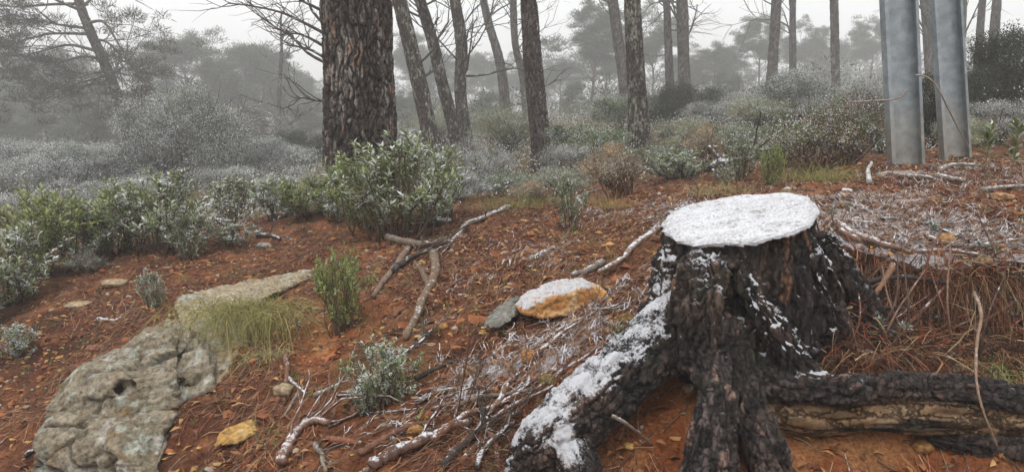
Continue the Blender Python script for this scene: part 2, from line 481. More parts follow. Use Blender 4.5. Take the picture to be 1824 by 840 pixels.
# where the snow has settled on the ground: patches named by photo position and radius
px_, py_ = PX(np.column_stack([fx, fy, GZ]))
infront = (fy > 1.2) & (fy < 9)
def patch(cx, cy, rx, ry, ang=0):
    a = math.radians(ang); dx, dy = px_ - cx, py_ - cy
    u = (dx * math.cos(a) - dy * math.sin(a)) / rx; v = (dx * math.sin(a) + dy * math.cos(a)) / ry
    return np.exp(-(u * u + v * v)) * infront
sn = 0.12 + 0 * fx
for a in [(1640,430,190,48,-8,1.0),(1800,500,80,25,0,.6),(1560,360,120,10,0,.45),(1700,320,150,30,0,.30),(1050,590,110,50,35,.5),(880,660,150,40,25,.45),
          (1000,640,90,30,30,.5),(1200,385,60,25,10,.4),(960,460,60,25,0,.22),(720,760,80,25,20,.3),(1080,390,80,14,0,.25),(820,500,60,20,0,.15),
          (1590,225,60,12,0,.6),(850,470,200,60,0,.05),(1420,655,50,10,-8,.5),(620,700,40,12,25,.25)]:
    sn = np.maximum(sn, 0.1 + a[5] * patch(*a[:5]))
farfrost = sstep(6, 20, fy)
sn = np.maximum(sn, farfrost * 0.30)
brk = vnoise(pp * 16, 44) * 0.5 + vnoise(pp * 40, 45) * 0.5
sn = np.where(sn > 0.12, sn + brk * 0.36, 0)
nrmz = 1.0
GZ += np.clip(sn, 0, .8) * 0.012
red = np.array([0.27, 0.105, 0.048]); needle = np.array([0.13, 0.048, 0.025]); och = np.array([0.36, 0.155, 0.06]); olive = np.array([0.085, 0.075, 0.035])
c = mixc(np.broadcast_to(needle, (len(fx), 3)), red, sstep(-.25, .3, fbm(pp * 3.1, 4, 60)))
c = mixc(c, needle * 0.6, sstep(.05, .5, fbm(pp * 7, 4, 61)))
c = c * (1 + .45 * fbm(pp * 40, 3, 63))[:, None].clip(.3, 2)
c = mixc(c, och, sstep(.25, .6, fbm(pp * 5, 4, 66)) * 0.6)
bare = np.maximum(patch(1180, 780, 120, 140), patch(1560, 800, 320, 75)); bare = np.maximum(bare, patch(780, 830, 130, 30) * .8)
bare = np.maximum(bare, patch(560, 640, 90, 40, 45) * .7)
c = mixc(c, mixc(np.broadcast_to(och * 1.05, (len(fx), 3)), np.array([.26, .085, .03]), sstep(-.2, .3, fbm(pp * 9, 3, 71))), np.clip(bare * 1.5, 0, 1))
c = mixc(c, olive, np.clip(sstep(.15, .5, fbm(pp * 2.2, 3, 81)) * .35 + sstep(6.5, 9.5, fy) * .8, 0, 1))
nx, ny = len(GX), len(GY)
ii = (np.arange(ny - 1)[:, None] * nx + np.arange(nx - 1)[None, :]).ravel()
Q = np.stack([ii, ii + 1, ii + nx + 1, ii + nx], -1)
GZ2 = GZ.reshape(gx.shape)
ground = link("ground", mesh_data("ground", np.column_stack([fx, fy, GZ]), Q, None, c, sn, M_soil))
tag(ground, "red brown soil bank covered in pine needles and dusted with snow", None, None, "structure")

# ------------------------------------------------------------------ haze
hz = Acc()
x0, x1, y0, y1, z0, z1 = -335, 335, -65, 385, float(GZ.min()) - 1.0, 26.0
hz.add([(x0,y0,z0),(x1,y0,z0),(x1,y1,z0),(x0,y1,z0),(x0,y0,z1),(x1,y0,z1),(x1,y1,z1),(x0,y1,z1)],
       [(0,3,2,1),(4,5,6,7),(0,1,5,4),(1,2,6,5),(2,3,7,6),(3,0,4,7)])
mh = bpy.data.materials.new("haze"); mh.use_nodes = True
mh.node_tree.nodes.remove(mh.node_tree.nodes["Principled BSDF"])
pv = mh.node_tree.nodes.new("ShaderNodeVolumePrincipled")
pv.inputs["Color"].default_value = (0.985, 0.988, 0.99, 1); pv.inputs["Density"].default_value = HAZE
pv.inputs["Anisotropy"].default_value = 0.2
mh.node_tree.links.new(pv.outputs[0], mh.node_tree.nodes["Material Output"].inputs["Volume"])
ho = acc_obj("haze", hz, mh, smooth=False)
tag(ho, "pale winter mist hanging among the trees", None, None, "stuff")

# ------------------------------------------------------------------ implicit surfaces (stump, roots, rocks)
class Field:
    def __init__(s, lo, hi, h):
        s.lo = np.asarray(lo, float); s.h = h
        s.n = np.ceil((np.asarray(hi) - s.lo) / h).astype(int) + 1
        s.d = np.full(s.n, 0.25, np.float32)
    def box(s, lo, hi):
        a = np.clip(np.floor((lo - s.lo) / s.h).astype(int), 0, s.n); b = np.clip(np.ceil((hi - s.lo) / s.h).astype(int) + 1, 0, s.n)
        sl_ = tuple(slice(i, j) for i, j in zip(a, b))
        g = np.meshgrid(*[s.lo[k] + s.h * np.arange(a[k], b[k]) for k in range(3)], indexing='ij')
        return sl_, [q.astype(np.float32) for q in g]
    def smin(s, sl_, d, k):
        a = s.d[sl_]; h = np.clip(0.5 + 0.5 * (a - d) / k, 0, 1)
        s.d[sl_] = a * (1 - h) + d * h - k * h * (1 - h)
    def smax(s, sl_, d, k):
        a = s.d[sl_]; h = np.clip(0.5 - 0.5 * (a - d) / k, 0, 1)
        s.d[sl_] = a * (1 - h) + d * h + k * h * (1 - h)
    def capsule(s, a, b, ra, rb, k=0.03, cut=False):
        a = np.asarray(a, float); b = np.asarray(b, float); m = max(ra, rb) + 0.09
        sl_, (X, Y, Z) = s.box(np.minimum(a, b) - m, np.maximum(a, b) + m)
        if X.size == 0: return
        ab = b - a; t = ((X - a[0]) * ab[0] + (Y - a[1]) * ab[1] + (Z - a[2]) * ab[2]) / max(ab.dot(ab), 1e-9)
        t = np.clip(t, 0, 1)
        d = np.sqrt((X - a[0] - t * ab[0]) ** 2 + (Y - a[1] - t * ab[1]) ** 2 + (Z - a[2] - t * ab[2]) ** 2) - (ra + (rb - ra) * t)
        if cut: s.smax(sl_, -d, k)
        else: s.smin(sl_, d, k)
    def chain(s, pts, r, k=0.03, cut=False):
        for i in range(len(pts) - 1): s.capsule(pts[i], pts[i + 1], r[i], r[i + 1], k, cut)
    def hull(s, pts, k=0.02, rnd=0.02, cut=False):
        import bmesh
        bm = bmesh.new()
        for p in pts: bm.verts.new(p)
        bmesh.ops.convex_hull(bm, input=bm.verts)
        bm.normal_update()
        pl = [(np.array(f.normal), float(np.dot(f.normal, f.verts[0].co))) for f in bm.faces if f.calc_area() > 1e-7]
        bm.free()
        cen = np.mean(pts, 0)
        pl = [(n, d) if n.dot(cen) - d < 0 else (-n, -d) for n, d in pl]
        pts = np.asarray(pts)
        sl_, (X, Y, Z) = s.box(pts.min(0) - 0.07, pts.max(0) + 0.07)
        d = np.full(X.shape, -9., np.float32)
        for n, o in pl: d = np.maximum(d, n[0] * X + n[1] * Y + n[2] * Z - np.float32(o))
        if cut: s.smax(sl_, -d, k)
        else: s.smin(sl_, d, k)
    def mesh(s):
        for ax in range(3):
            ix = [slice(None)] * 3
            for e in (0, -1):
                ix[ax] = e; s.d[tuple(ix)] = np.maximum(s.d[tuple(ix)], 0.01)
        g = vdb.FloatGrid(background=0.25)
        g.copyFromArray(s.d)
        V, Qd = g.convertToQuads(isovalue=0.0)
        V = V.astype(np.float64) * s.h + s.lo
        n = vnormals(V, Qd)
        i = np.clip(((V + n * s.h * 2 - s.lo) / s.h).round().astype(int), 0, s.n - 1)
        if np.median(s.d[i[:, 0], i[:, 1], i[:, 2]]) < 0: Qd = Qd[:, ::-1]; n = -n
        return V, Qd.astype(np.int64), n

def split_mesh(V, Q, sel):
    """faces chosen by sel -> compact mesh, and the indices of the vertices it keeps"""
    q = Q[sel]; u, inv = np.unique(q, return_inverse=True)
    return u, inv.reshape(q.shape)

# ------------------------------------------------------------------ overhanging turf ledge right of the stump
fl = [(1478,425,2.72),(1530,450,2.62),(1590,466,2.55),(1650,476,2.50),(1720,480,2.47),(1790,470,2.47),(1860,462,2.48),(1960,458,2.5)]
bk = [(1478,398,3.15),(1530,396,3.25),(1590,396,3.25),(1650,400,3.2),(1720,404,3.1),(1790,408,3.05),(1860,410,3.05),(1960,412,3.0)]
fp = np.array([P(*q) for q in fl]); bp_ = np.array([P(*q) for q in bk])
lf_ = Field(np.minimum(fp.min(0), bp_.min(0)) - [.03, .05, .12], np.maximum(fp.max(0), bp_.max(0)) + .05, .009)
for i in range(len(fp) - 1):
    q = np.array([fp[i], fp[i + 1], bp_[i], bp_[i + 1]])
    lf_.hull(np.vstack([q, q - [0, 0, .045], q[2:] - [0, 0, .14]]), .02)
lV, lQ, ln_ = lf_.mesh()
lV = lV + ln_ * (fbm(lV * 9, 4, 4) * .02 + fbm(lV * 40, 3, 5) * .012 + np.abs(fbm(lV * 24, 3, 7)) * .012)[:, None]
lu = vnormals(lV, lQ)[:, 2]
ls = np.clip(sstep(.3, .8, lu) * .64 + (vnoise(lV * 14, 8) * .28 + vnoise(lV * 45, 9) * .22) * (lu > .2), 0, 1)
lV = lV + np.array([0, 0, 1.]) * (sstep(.35, .7, ls) * .008)[:, None]
lc = mixc(np.broadcast_to(np.array([.075, .036, .022]), lV.shape), np.array([.17, .07, .035]), sstep(-.2, .4, fbm(lV * 20, 3, 3)))
_st = .014; _x0, _y0 = lV[:, 0].min(), lV[:, 1].min()
_H = np.full((int((lV[:, 0].max() - _x0) / _st) + 2, int((lV[:, 1].max() - _y0) / _st) + 2), -99.)
np.maximum.at(_H, (((lV[:, 0] - _x0) / _st).astype(int), ((lV[:, 1] - _y0) / _st).astype(int)), lV[:, 2])
LEDGE = (_x0, _y0, _st, _H)
tag(link("earth_ledge", mesh_data("earth_ledge", lV, lQ, None, lc, ls, M_soil)), "matted needle ledge capped with patchy snow right of the stump", None, None, "structure")

# ------------------------------------------------------------------ the stump
def chain3(lst): 
    p = np.array([P(a, b, d) for a, b, d, r in lst]); r = np.array([rr * d / F for a, b, d, rr in lst])
    n = len(lst) * 4
    q = catmull(np.column_stack([p, r]), n)
    return q[:, :3], q[:, 3]
TC = P(1318, 386, 2.42)
TN = (0.19, 0.15)
def topz(x, y): return TC[2] + TN[0] * (x - TC[0]) + TN[1] * (y - TC[1])
SK = {}
SK["root_left"] = chain3([(1215,540,2.30,40),(1178,600,2.22,50),(1118,660,2.12,55),(1055,715,2.05,57),(1000,765,2.0,55),(955,805,1.98,42),(925,870,1.98,30)])
SK["toe_a"] = chain3([(1000,770,2.0,40),(1020,815,1.94,36),(1035,870,1.90,36)])
SK["root_front"] = chain3([(1262,590,2.20,54),(1266,650,2.09,36),(1277,710,2.0,30),(1270,770,1.93,37),(1264,830,1.89,45),(1258,880,1.87,50)])
SK["root_second"] = chain3([(1300,630,2.16,42),(1326,700,2.08,30),(1346,755,2.02,30),(1366,812,1.97,33),(1386,880,1.94,36)])
SK["ridge_burl"] = chain3([(1222,560,2.18,34),(1238,600,2.13,36)])
SK["root_right"] = chain3([(1290,620,2.25,50),(1340,668,2.14,32),(1420,688,2.10,26),(1500,694,2.09,25),(1600,688,2.10,24),(1700,694,2.11,25),(1780,708,2.10,26),(1880,722,2.10,28)])
SK["root_tan"] = chain3([(1345,742,2.12,16),(1400,742,2.11,27),(1480,748,2.10,26),(1560,738,2.10,30),(1640,738,2.10,34),(1720,742,2.10,32),(1860,756,2.10,28)])
SK["root_low"] = chain3([(1585,752,2.10,12),(1650,768,2.10,15),(1720,786,2.08,22),(1860,806,2.06,28)])
SK["ridge_a"] = chain3([(1192,440,2.42,20),(1188,480,2.36,26),(1178,560,2.28,34),(1160,600,2.25,30)])
SK["ridge_b"] = chain3([(1240,470,2.25,24),(1238,515,2.20,36),(1232,580,2.14,46),(1225,640,2.12,36)])
SK["ridge_c"] = chain3([(1278,465,2.20,16),(1275,515,2.14,27),(1262,560,2.10,24),(1258,610,2.1,30)])
SK["ridge_d"] = chain3([(1320,460,2.20,16),(1345,520,2.16,24),(1372,580,2.12,30),(1410,640,2.12,26),(1440,660,2.14,20)])
SK["ridge_e"] = chain3([(1428,430,2.25,18),(1440,470,2.26,30),(1455,520,2.28,40),(1470,590,2.3,44)])
SK["ridge_f"] = chain3([(1468,425,2.36,16),(1488,465,2.40,26),(1515,530,2.40,38),(1555,600,2.36,42),(1590,650,2.34,34)])
SK["ridge_g"] = chain3([(1350,520,2.2,22),(1380,580,2.16,22),(1400,630,2.16,26)])
fld = Field((P(880, 500, 2)[0] - .03, 1.70, 0.55), (P(1875, 500, 2.1)[0] + .02, 2.85, 1.40), 0.0052)
lo = np.array([TC[0] - .5, TC[1] - .5, 0.7]); hi = np.array([TC[0] + .5, TC[1] + .5, 1.40])
sl_, (X, Y, Z) = fld.box(lo, hi)
hgt = np.clip((TC[2] - Z) / 0.45, -0.2, 1.3)
cxm = TC[0] + 0.02 * hgt; cym = TC[1] - 0.02 * hgt
th = np.arctan2(Y - cym, X - cxm)
rad = np.hypot(X - cxm, (Y - cym))
tt = np.stack([np.cos(th).ravel() * 2.2, np.sin(th).ravel() * 2.2, Z.ravel() * 2.0], -1)
lob = fbm(tt, 2, 5).reshape(X.shape)
r0 = 0.240 + 0.035 * np.clip(hgt, 0, 2) ** 1.6 + lob * 0.03
fld.smin(sl_, (rad - r0) * 0.9, 0.02)
for k_ in SK: 
    p, r = SK[k_]
    fld.chain(p, r, 0.022 if "ridge" in k_ else (0.026 if k_ not in ("root_tan", "root_low") else 0.008))
# hollows
fld.chain(*chain3([(1372,440,2.17,10),(1376,500,2.14,22),(1392,545,2.13,20)]), k=0.02, cut=True)
fld.chain(*chain3([(1303,440,2.14,5),(1308,500,2.10,8),(1312,560,2.08,10)]), k=0.02, cut=True)
fld.chain(*chain3([(1216,430,2.22,5),(1213,500,2.17,8),(1200,560,2.12,10)]), k=0.02, cut=True)
fld.chain(*chain3([(1300,610,2.03,8),(1315,640,2.02,8)]), k=0.02, cut=True)
fld.chain(*chain3([(1455,410,2.17,4),(1470,470,2.2,8),(1500,540,2.24,10)]), k=0.02, cut=True)
# the saw cut
sl_, (X, Y, Z) = fld.box(fld.lo, fld.lo + fld.h * fld.n)
ztop = TC[2] + TN[0] * (X - TC[0]) + TN[1] * (Y - TC[1])
fld.smax(sl_, np.where(rad.shape == X.shape, 0, (Z - ztop)).astype(np.float32) * 0.97, 0.004)
V, Q, nrm = fld.mesh()
nrm0 = nrm.copy()
# straightened bark coordinates from the nearest skeleton point
sk_p, sk_s, sk_U, sk_W, sk_d, sk_id, names = [], [], [], [], [], [], list(SK)
tp = np.array([[TC[0], TC[1], z] for z in np.linspace(TC[2], TC[2] - .4, 12)])
SKB = dict(SK); SKB["body"] = (tp, np.full(12, .25)); names = list(SKB)
best = np.full(len(V), 9.); lab = np.zeros(len(V), int); co = np.zeros((len(V), 3))
s0 = 0
for ki, kn in enumerate(names):
    p, r = SKB[kn]; d_, U_, W_ = frames(p); ss = np.concatenate([[0], np.cumsum(np.linalg.norm(np.diff(p, axis=0), axis=1))])
    for i in range(len(p) - 1):
        ab = p[i + 1] - p[i]; t = np.clip(((V - p[i]) @ ab) / ab.dot(ab), 0, 1)
        q = p[i] + t[:, None] * ab; dd = V - q
        dist = np.linalg.norm(dd, axis=1) - (r[i] + (r[i + 1] - r[i]) * t)
        m = dist < best
        best[m] = dist[m]; lab[m] = ki
        co[m] = np.column_stack([ss[i] + t * np.linalg.norm(ab) + ki * 3.1, dd @ U_[i], dd @ W_[i]])[m]
ontop = np.abs(V[:, 2] - (TC[2] + TN[0] * (V[:, 0] - TC[0]) + TN[1] * (V[:, 1] - TC[1]))) < 0.008
ontop &= np.hypot(V[:, 0] - TC[0], V[:, 1] - TC[1]) < 0.36
isbody = np.array([("ridge" in names[i]) or names[i] == "body" for i in range(len(names))])[lab]
istan = np.array([names[i] == "root_tan" for i in range(len(names))])[lab]
upp = np.clip((V[:, 2] - 0.92) / 0.3, 0, 1)
w1, w2, wid = worley(co * np.array([6, 24, 24]) + fbm(V * 14, 3, 2)[:, None] * .6, 3)
crack = 1 - sstep(0.0, 0.15, w2 - w1)
u1, u2, uid = worley(co * np.array([20, 48, 48]) + fbm(V * 30, 2, 6)[:, None] * .5, 8)
crack2 = 1 - sstep(0.0, 0.25, u2 - u1)
world_n = V * np.array([26, 26, 4.5])
fur = fbm(world_n, 4, 31)
ridged = 1 - np.abs(fur) * 2.2
disp = np.where(isbody, -0.017 * np.clip(ridged, 0, 1) ** 1.5 + fbm(V * np.array([18, 18, 9]), 4, 40) * 0.015, fbm(V * 22, 4, 41) * 0.010)
disp += -0.0105 * crack - 0.004 * crack2 + (wid - .5) * 0.006 + (uid - .5) * .003
tanr = fbm(co * np.array([6, 60, 60]), 4, 50)
disp += fbm(V * 75, 3, 47) * .0028
disp = np.where(istan, tanr * 0.020 + fbm(V * 12, 3, 55) * .014, disp)
disp = np.where(ontop, 0, disp)
rimd = np.clip((topz(V[:, 0], V[:, 1]) - V[:, 2]) / 0.02, 0, 1)
V = V + nrm * disp[:, None] * np.maximum(rimd, .5 * ~ontop)[:, None]
V[:, 2] = np.minimum(V[:, 2], topz(V[:, 0], V[:, 1]) + 0.001)
nrm = vnormals(V, Q)
px_, py_ = PX(V)
def patchv(cx, cy, rx, ry, ang=0):
    a = math.radians(ang); dx, dy = px_ - cx, py_ - cy
    u = (dx * math.cos(a) - dy * math.sin(a)) / rx; v = (dx * math.sin(a) + dy * math.cos(a)) / ry
    return np.exp(-(u * u + v * v))
black = np.array([.036, .030, .027]); brown = np.array([.120, .078, .058]); moss = np.array([.038, .040, .016]); plate = np.array([.125, .095, .088]); orange = np.array([.36, .16, .07])
n5 = fbm(V * 9, 4, 90)
col = mixc(np.broadcast_to(black, V.shape), brown, sstep(-.1, .5, n5))
col = mixc(col, moss, sstep(.0, .4, fbm(V * 7, 4, 91)) * np.clip(patchv(1240, 560, 110, 130) * 1.3, 0, 1))
fr = np.maximum(patchv(1275, 770, 75, 130), patchv(1390, 790, 60, 60)); fr = np.maximum(fr, patchv(1420, 690, 130, 30) * .5)
col = mixc(col, plate, sstep(.35, .7, uid) * np.clip(fr + .12, 0, 1))
col = mixc(col, np.array([.30, .19, .15]), (uid > .93) * np.clip(fr + .35, 0, 1) * .8)
col = mixc(col, orange, sstep(.25, .5, fbm(V * np.array([40, 40, 14]), 3, 92)) * np.maximum(patchv(1330, 440, 70, 45), patchv(1420, 440, 30, 60)) * .8)
col = mixc(col, orange * 1.3, (wid > .96) * .35 * isbody * (uid > .4))
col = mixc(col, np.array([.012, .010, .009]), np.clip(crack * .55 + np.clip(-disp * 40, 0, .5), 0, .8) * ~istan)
tan = mixc(mixc(np.broadcast_to(np.array([.21, .135, .075]), V.shape), np.array([.10, .06, .03]), sstep(.0, .4, tanr)), np.array([.33, .24, .15]), sstep(.1, .5, -tanr))
tan = mixc(tan, np.array([.03, .024, .018]), sstep(.15, .5, fbm(V * np.array([5, 5, 16]), 3, 59)))
col = np.where(istan[:, None], tan, col)
col = np.where(ontop[:, None], np.array([.28, .18, .10]), col)
# snow: thick on the left root, specks on ledges of the body
nz = nrm[:, 2]
lr = np.array([names[i] in ("root_left", "toe_a") for i in range(len(names))])[lab]
gn = vnoise(V * 22, 72) * .5 + vnoise(V * 60, 70) * .3 + vnoise(V * 150, 71) * .2
upl = (nrm0 * .75 + nrm * .25) @ np.array([-.35, -.15, .92])
amt = np.where(lr, sstep(.36, .80, upl) * .66 - .05, 0)
amt = np.where(lr, np.maximum(amt, patchv(1010, 790, 45, 50) * sstep(-.1, .5, upl) * .8), amt)
led = np.maximum.reduce([patchv(1350, 560, 70, 60), patchv(1470, 480, 45, 90, -30), patchv(1262, 450, 20, 20), patchv(1175, 560, 20, 60), patchv(1190, 450, 15, 50), patchv(1400, 620, 60, 40)])
amt = np.maximum(amt, np.where(isbody, sstep(.25, .7, nz) * (.30 + .45 * led), 0))
amt = np.maximum(amt, sstep(.55, .9, nz) * np.clip(patchv(1460, 665, 70, 14, 5) * 1.0, 0, 1) * .8)
amt = np.maximum(amt, sstep(.6, .9, nz) * .18)
rim = sstep(.02, .0, topz(V[:, 0], V[:, 1]) - V[:, 2]) * isbody
amt = np.maximum(amt, rim * .35)
snow = np.clip(amt + gn * .50 * (amt > .05), 0, 1)
snow = np.where(ontop, .9, snow)
up = np.column_stack([-.2 * np.ones(len(V)), -.1 * np.ones(len(V)), np.ones(len(V))])
V = V + up * (sstep(.35, .75, snow) * .0035 * (1 + gn * .6) * ~ontop)[:, None]
stump = link("pine_stump", None, None, (TC[0], TC[1], tz(TC[0], TC[1])[0]))
base = np.array(stump.location)
tag(stump, "charred pine stump with snow covered flat top and thick exposed roots", "tree stump")
flab = lab[Q[:, 0]]
nm = np.array(names)[flab]
def add_stump_part(name, sel, label=None, mat=None):
    u, q = split_mesh(V, Q, sel)
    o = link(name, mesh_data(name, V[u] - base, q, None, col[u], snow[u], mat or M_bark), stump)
    if label: o["label"] = label
bodyf = np.array([n == "body" or n.startswith("ridge") for n in nm])
add_stump_part("body", bodyf)
add_stump_part("root", np.isin(nm, ["root_left", "toe_a"]), "thick root sloping down to the left with snow along its top")
add_stump_part("root", nm == "root_front", "scaly bare root running straight down in front of the stump")
add_stump_part("root", nm == "root_second", "dark root branching down beside the scaly front root")
add_stump_part("root", nm == "root_right", "long black horizontal root along the cut bank")
add_stump_part("root", nm == "root_tan", "stripped tan coloured root below the black one", M_strip)
add_stump_part("root", nm == "root_low", "dark lower root at the edge of the bank")
# snow cap on the saw cut
nr, na = 60, 260
TH = np.linspace(0, 2 * math.pi, na, endpoint=False)
u_all = V[bodyf[np.zeros(1, int)][0:0]] if False else V
near_top = (topz(V[:, 0], V[:, 1]) - V[:, 2] < .02) & isbody & (np.hypot(V[:, 0] - TC[0], V[:, 1] - TC[1]) < .34)
ang = np.arctan2(V[near_top, 1] - TC[1], V[near_top, 0] - TC[0]) % (2 * math.pi); rr = np.hypot(V[near_top, 0] - TC[0], V[near_top, 1] - TC[1])
edge = np.zeros(na); bi = (ang / (2 * math.pi) * na).astype(int) % na
np.maximum.at(edge, bi, rr)
edge = np.where(edge < .15, np.median(edge), edge)
edge = np.median(np.stack([np.roll(edge, k) for k in range(-4, 5)]), 0)
edge = np.mean(np.stack([np.roll(edge, k) for k in range(-2, 3)]), 0) * .95 + edge.mean() * .05
edge = edge * 1.0 + fbm(np.column_stack([np.cos(TH) * 9, np.sin(TH) * 9, TH * 0]), 4, 12) * .016
R = (np.arange(1, nr + 1) / nr) ** .8
RR = R[None, :] * edge[:, None]
Xc = TC[0] + RR * np.cos(TH)[:, None]; Yc = TC[1] + RR * np.sin(TH)[:, None]
pc = np.column_stack([Xc.ravel(), Yc.ravel(), 0 * Xc.ravel()])
hh = 0.007 + fbm(pc * 28, 3, 14) * .004 + fbm(pc * 120, 3, 15) * .0035
hh = hh * (1 - np.tile(R, na) ** 14) 
Vc = np.column_stack([Xc.ravel(), Yc.ravel(), topz(Xc.ravel(), Yc.ravel()) + hh + 0.001])
a = np.arange(na)[:, None] * nr; b = ((np.arange(na) + 1) % na)[:, None] * nr; j = np.arange(nr - 1)[None]
Qc = np.stack([a + j, a + j + 1, b + j + 1, b + j], -1).reshape(-1, 4)
Vc = np.vstack([Vc, [[TC[0], TC[1], TC[2] + .012]]])
Tc = np.stack([np.arange(na) * nr, ((np.arange(na) + 1) % na) * nr, np.full(na, na * nr)], -1)
pcv = Vc * np.array([1, 2.2, 1])
pk = vnoise(Vc * 95, 18) * .5 + vnoise(Vc * np.array([30, 80, 60]), 19) * .5
snc = .56 + .10 * fbm(pcv * 14, 3, 16) - sstep(.35, .6, pk) * .25
snc[:na * nr] -= sstep(.86, 1.0, np.tile(R, na)) * .08
skirt_c = np.tile(np.array([.34, .33, .33]), (len(Vc), 1))
link("snow_cap", mesh_data("snow_cap", Vc - base, Qc, Tc, skirt_c, snc, M_snowcap), stump)
# ------------------------------------------------------------------ vegetation builders
def blades(acc, base, dirs, L, W, col, sag=0.5, seg=4):
    """curved strips that start along dirs and sag with their own weight"""
    n = len(base)
    dirs = dirs / np.linalg.norm(dirs, axis=1, keepdims=True)
    side = np.cross(dirs, runit(n)); side /= np.maximum(np.linalg.norm(side, axis=1, keepdims=True), 1e-9)
    L = np.broadcast_to(L, n)[:, None]; W = np.broadcast_to(W, n)[:, None]; sag = np.broadcast_to(sag, n)[:, None]
    P_ = []
    kink = rng.normal(size=(n, 3)) * 0.12
    for k in range(seg + 1):
        t = k / seg
        c_ = base + dirs * L * t + np.array([[0, 0, -1.]]) * L * sag * t * t + kink * L * t * t
        w = W * (1 - 0.8 * t)
        P_ += [c_ - side * w / 2, c_ + side * w / 2]
    V = np.stack(P_, 1).reshape(-1, 3)
    m = 2 * (seg + 1)
    b = np.arange(n)[:, None] * m
    Q = np.concatenate([b + np.array([[2 * k, 2 * k + 1, 2 * k + 3, 2 * k + 2]]) for k in range(seg)])
    acc.add(V, Q, None, np.repeat(np.broadcast_to(col, (n, 3)), m, 0))

def jitter(col, n, a=0.25):
    return np.clip(np.asarray(col)[None] * (1 + a * rng.normal(size=(n, 1))) * (1 + 0.08 * rng.normal(size=(n, 3))), 0.003, 1)

def shoot(p, d, L, n=5, wob=0.12, up=0.15):
    pts = [np.array(p, float)]; d = np.array(d, float); d /= np.linalg.norm(d)
    for k in range(n - 1):
        d = d + rng.normal(size=3) * wob + np.array([0, 0, up]); d /= np.linalg.norm(d)
        pts.append(pts[-1] + d * L / (n - 1))
    return np.array(pts)

def rosettes(acc, pos, axis, k, L, W, col, spread=(0.5, 1.3), along=0.08):
    n = len(pos)
    pos = np.repeat(pos, k, 0); axis = np.repeat(axis, k, 0)
    axis = axis / np.linalg.norm(axis, axis=1, keepdims=True)
    r = runit(n * k); r -= axis * np.sum(r * axis, 1, keepdims=True); r /= np.linalg.norm(r, axis=1, keepdims=True)
    t = rng.random((n * k, 1)) ** 1.4
    al = spread[0] + (spread[1] - spread[0]) * t
    d = axis * np.cos(al) + r * np.sin(al)
    p = pos - axis * t * along
    nn = axis + np.array([[0, 0, .6]])
    s = (0.7 + 0.5 * rng.random(n * k))
    leaves(acc, p, d, nn, L * s, W * s, jitter(col, n * k, .22))

def leafy_shrub(h, w, stems, sub, k, L, W, col, along=0.1, dead=0.0, stemcol=(.10, .07, .05)):
    wd, lf = Acc(), Acc()
    tips, ax = [], []
    for i in range(stems):
        a = rng.random() * 2 * math.pi; q = math.sqrt(rng.random())
        top = np.array([math.cos(a) * w / 2 * q, math.sin(a) * w / 2 * q, h * (0.55 + 0.45 * math.sqrt(max(1 - q * q, 0))) * (0.8 + .25 * rng.random())])
        st = np.array([math.cos(a), math.sin(a), 0]) * w * .26 * rng.random()
        pts = catmull(np.array([st, st * .5 + top * np.array([.35, .35, .4]) + rng.normal(size=3) * .02, top * .8 + rng.normal(size=3) * .02, top]), 8)
        tube(wd, pts, np.linspace(.006, .0022, 8) * (h / .6) ** .5, 5, np.array(stemcol) * (0.8 + .4 * rng.random()))
        tips.append(pts[-1]); ax.append(pts[-1] - pts[-2])
        for j in range(sub):
            f = rng.integers(1, 7)
            d = (pts[f] - pts[f - 1]); d = d / np.linalg.norm(d) + runit(1)[0] * .8 + np.array([0, 0, .3])
            sp_ = shoot(pts[f], d, h * .28 * (.6 + .6 * rng.random()))
            tube(wd, sp_, np.linspace(.003, .0015, 5), 4, stemcol)
            if rng.random() > dead:
                tips.append(sp_[-1]); ax.append(sp_[-1] - sp_[-2])
                tips.append(sp_[2]); ax.append(sp_[2] - sp_[1])
    rosettes(lf, np.array(tips), np.array(ax), k, L, W, col, along=along)
    return wd, lf

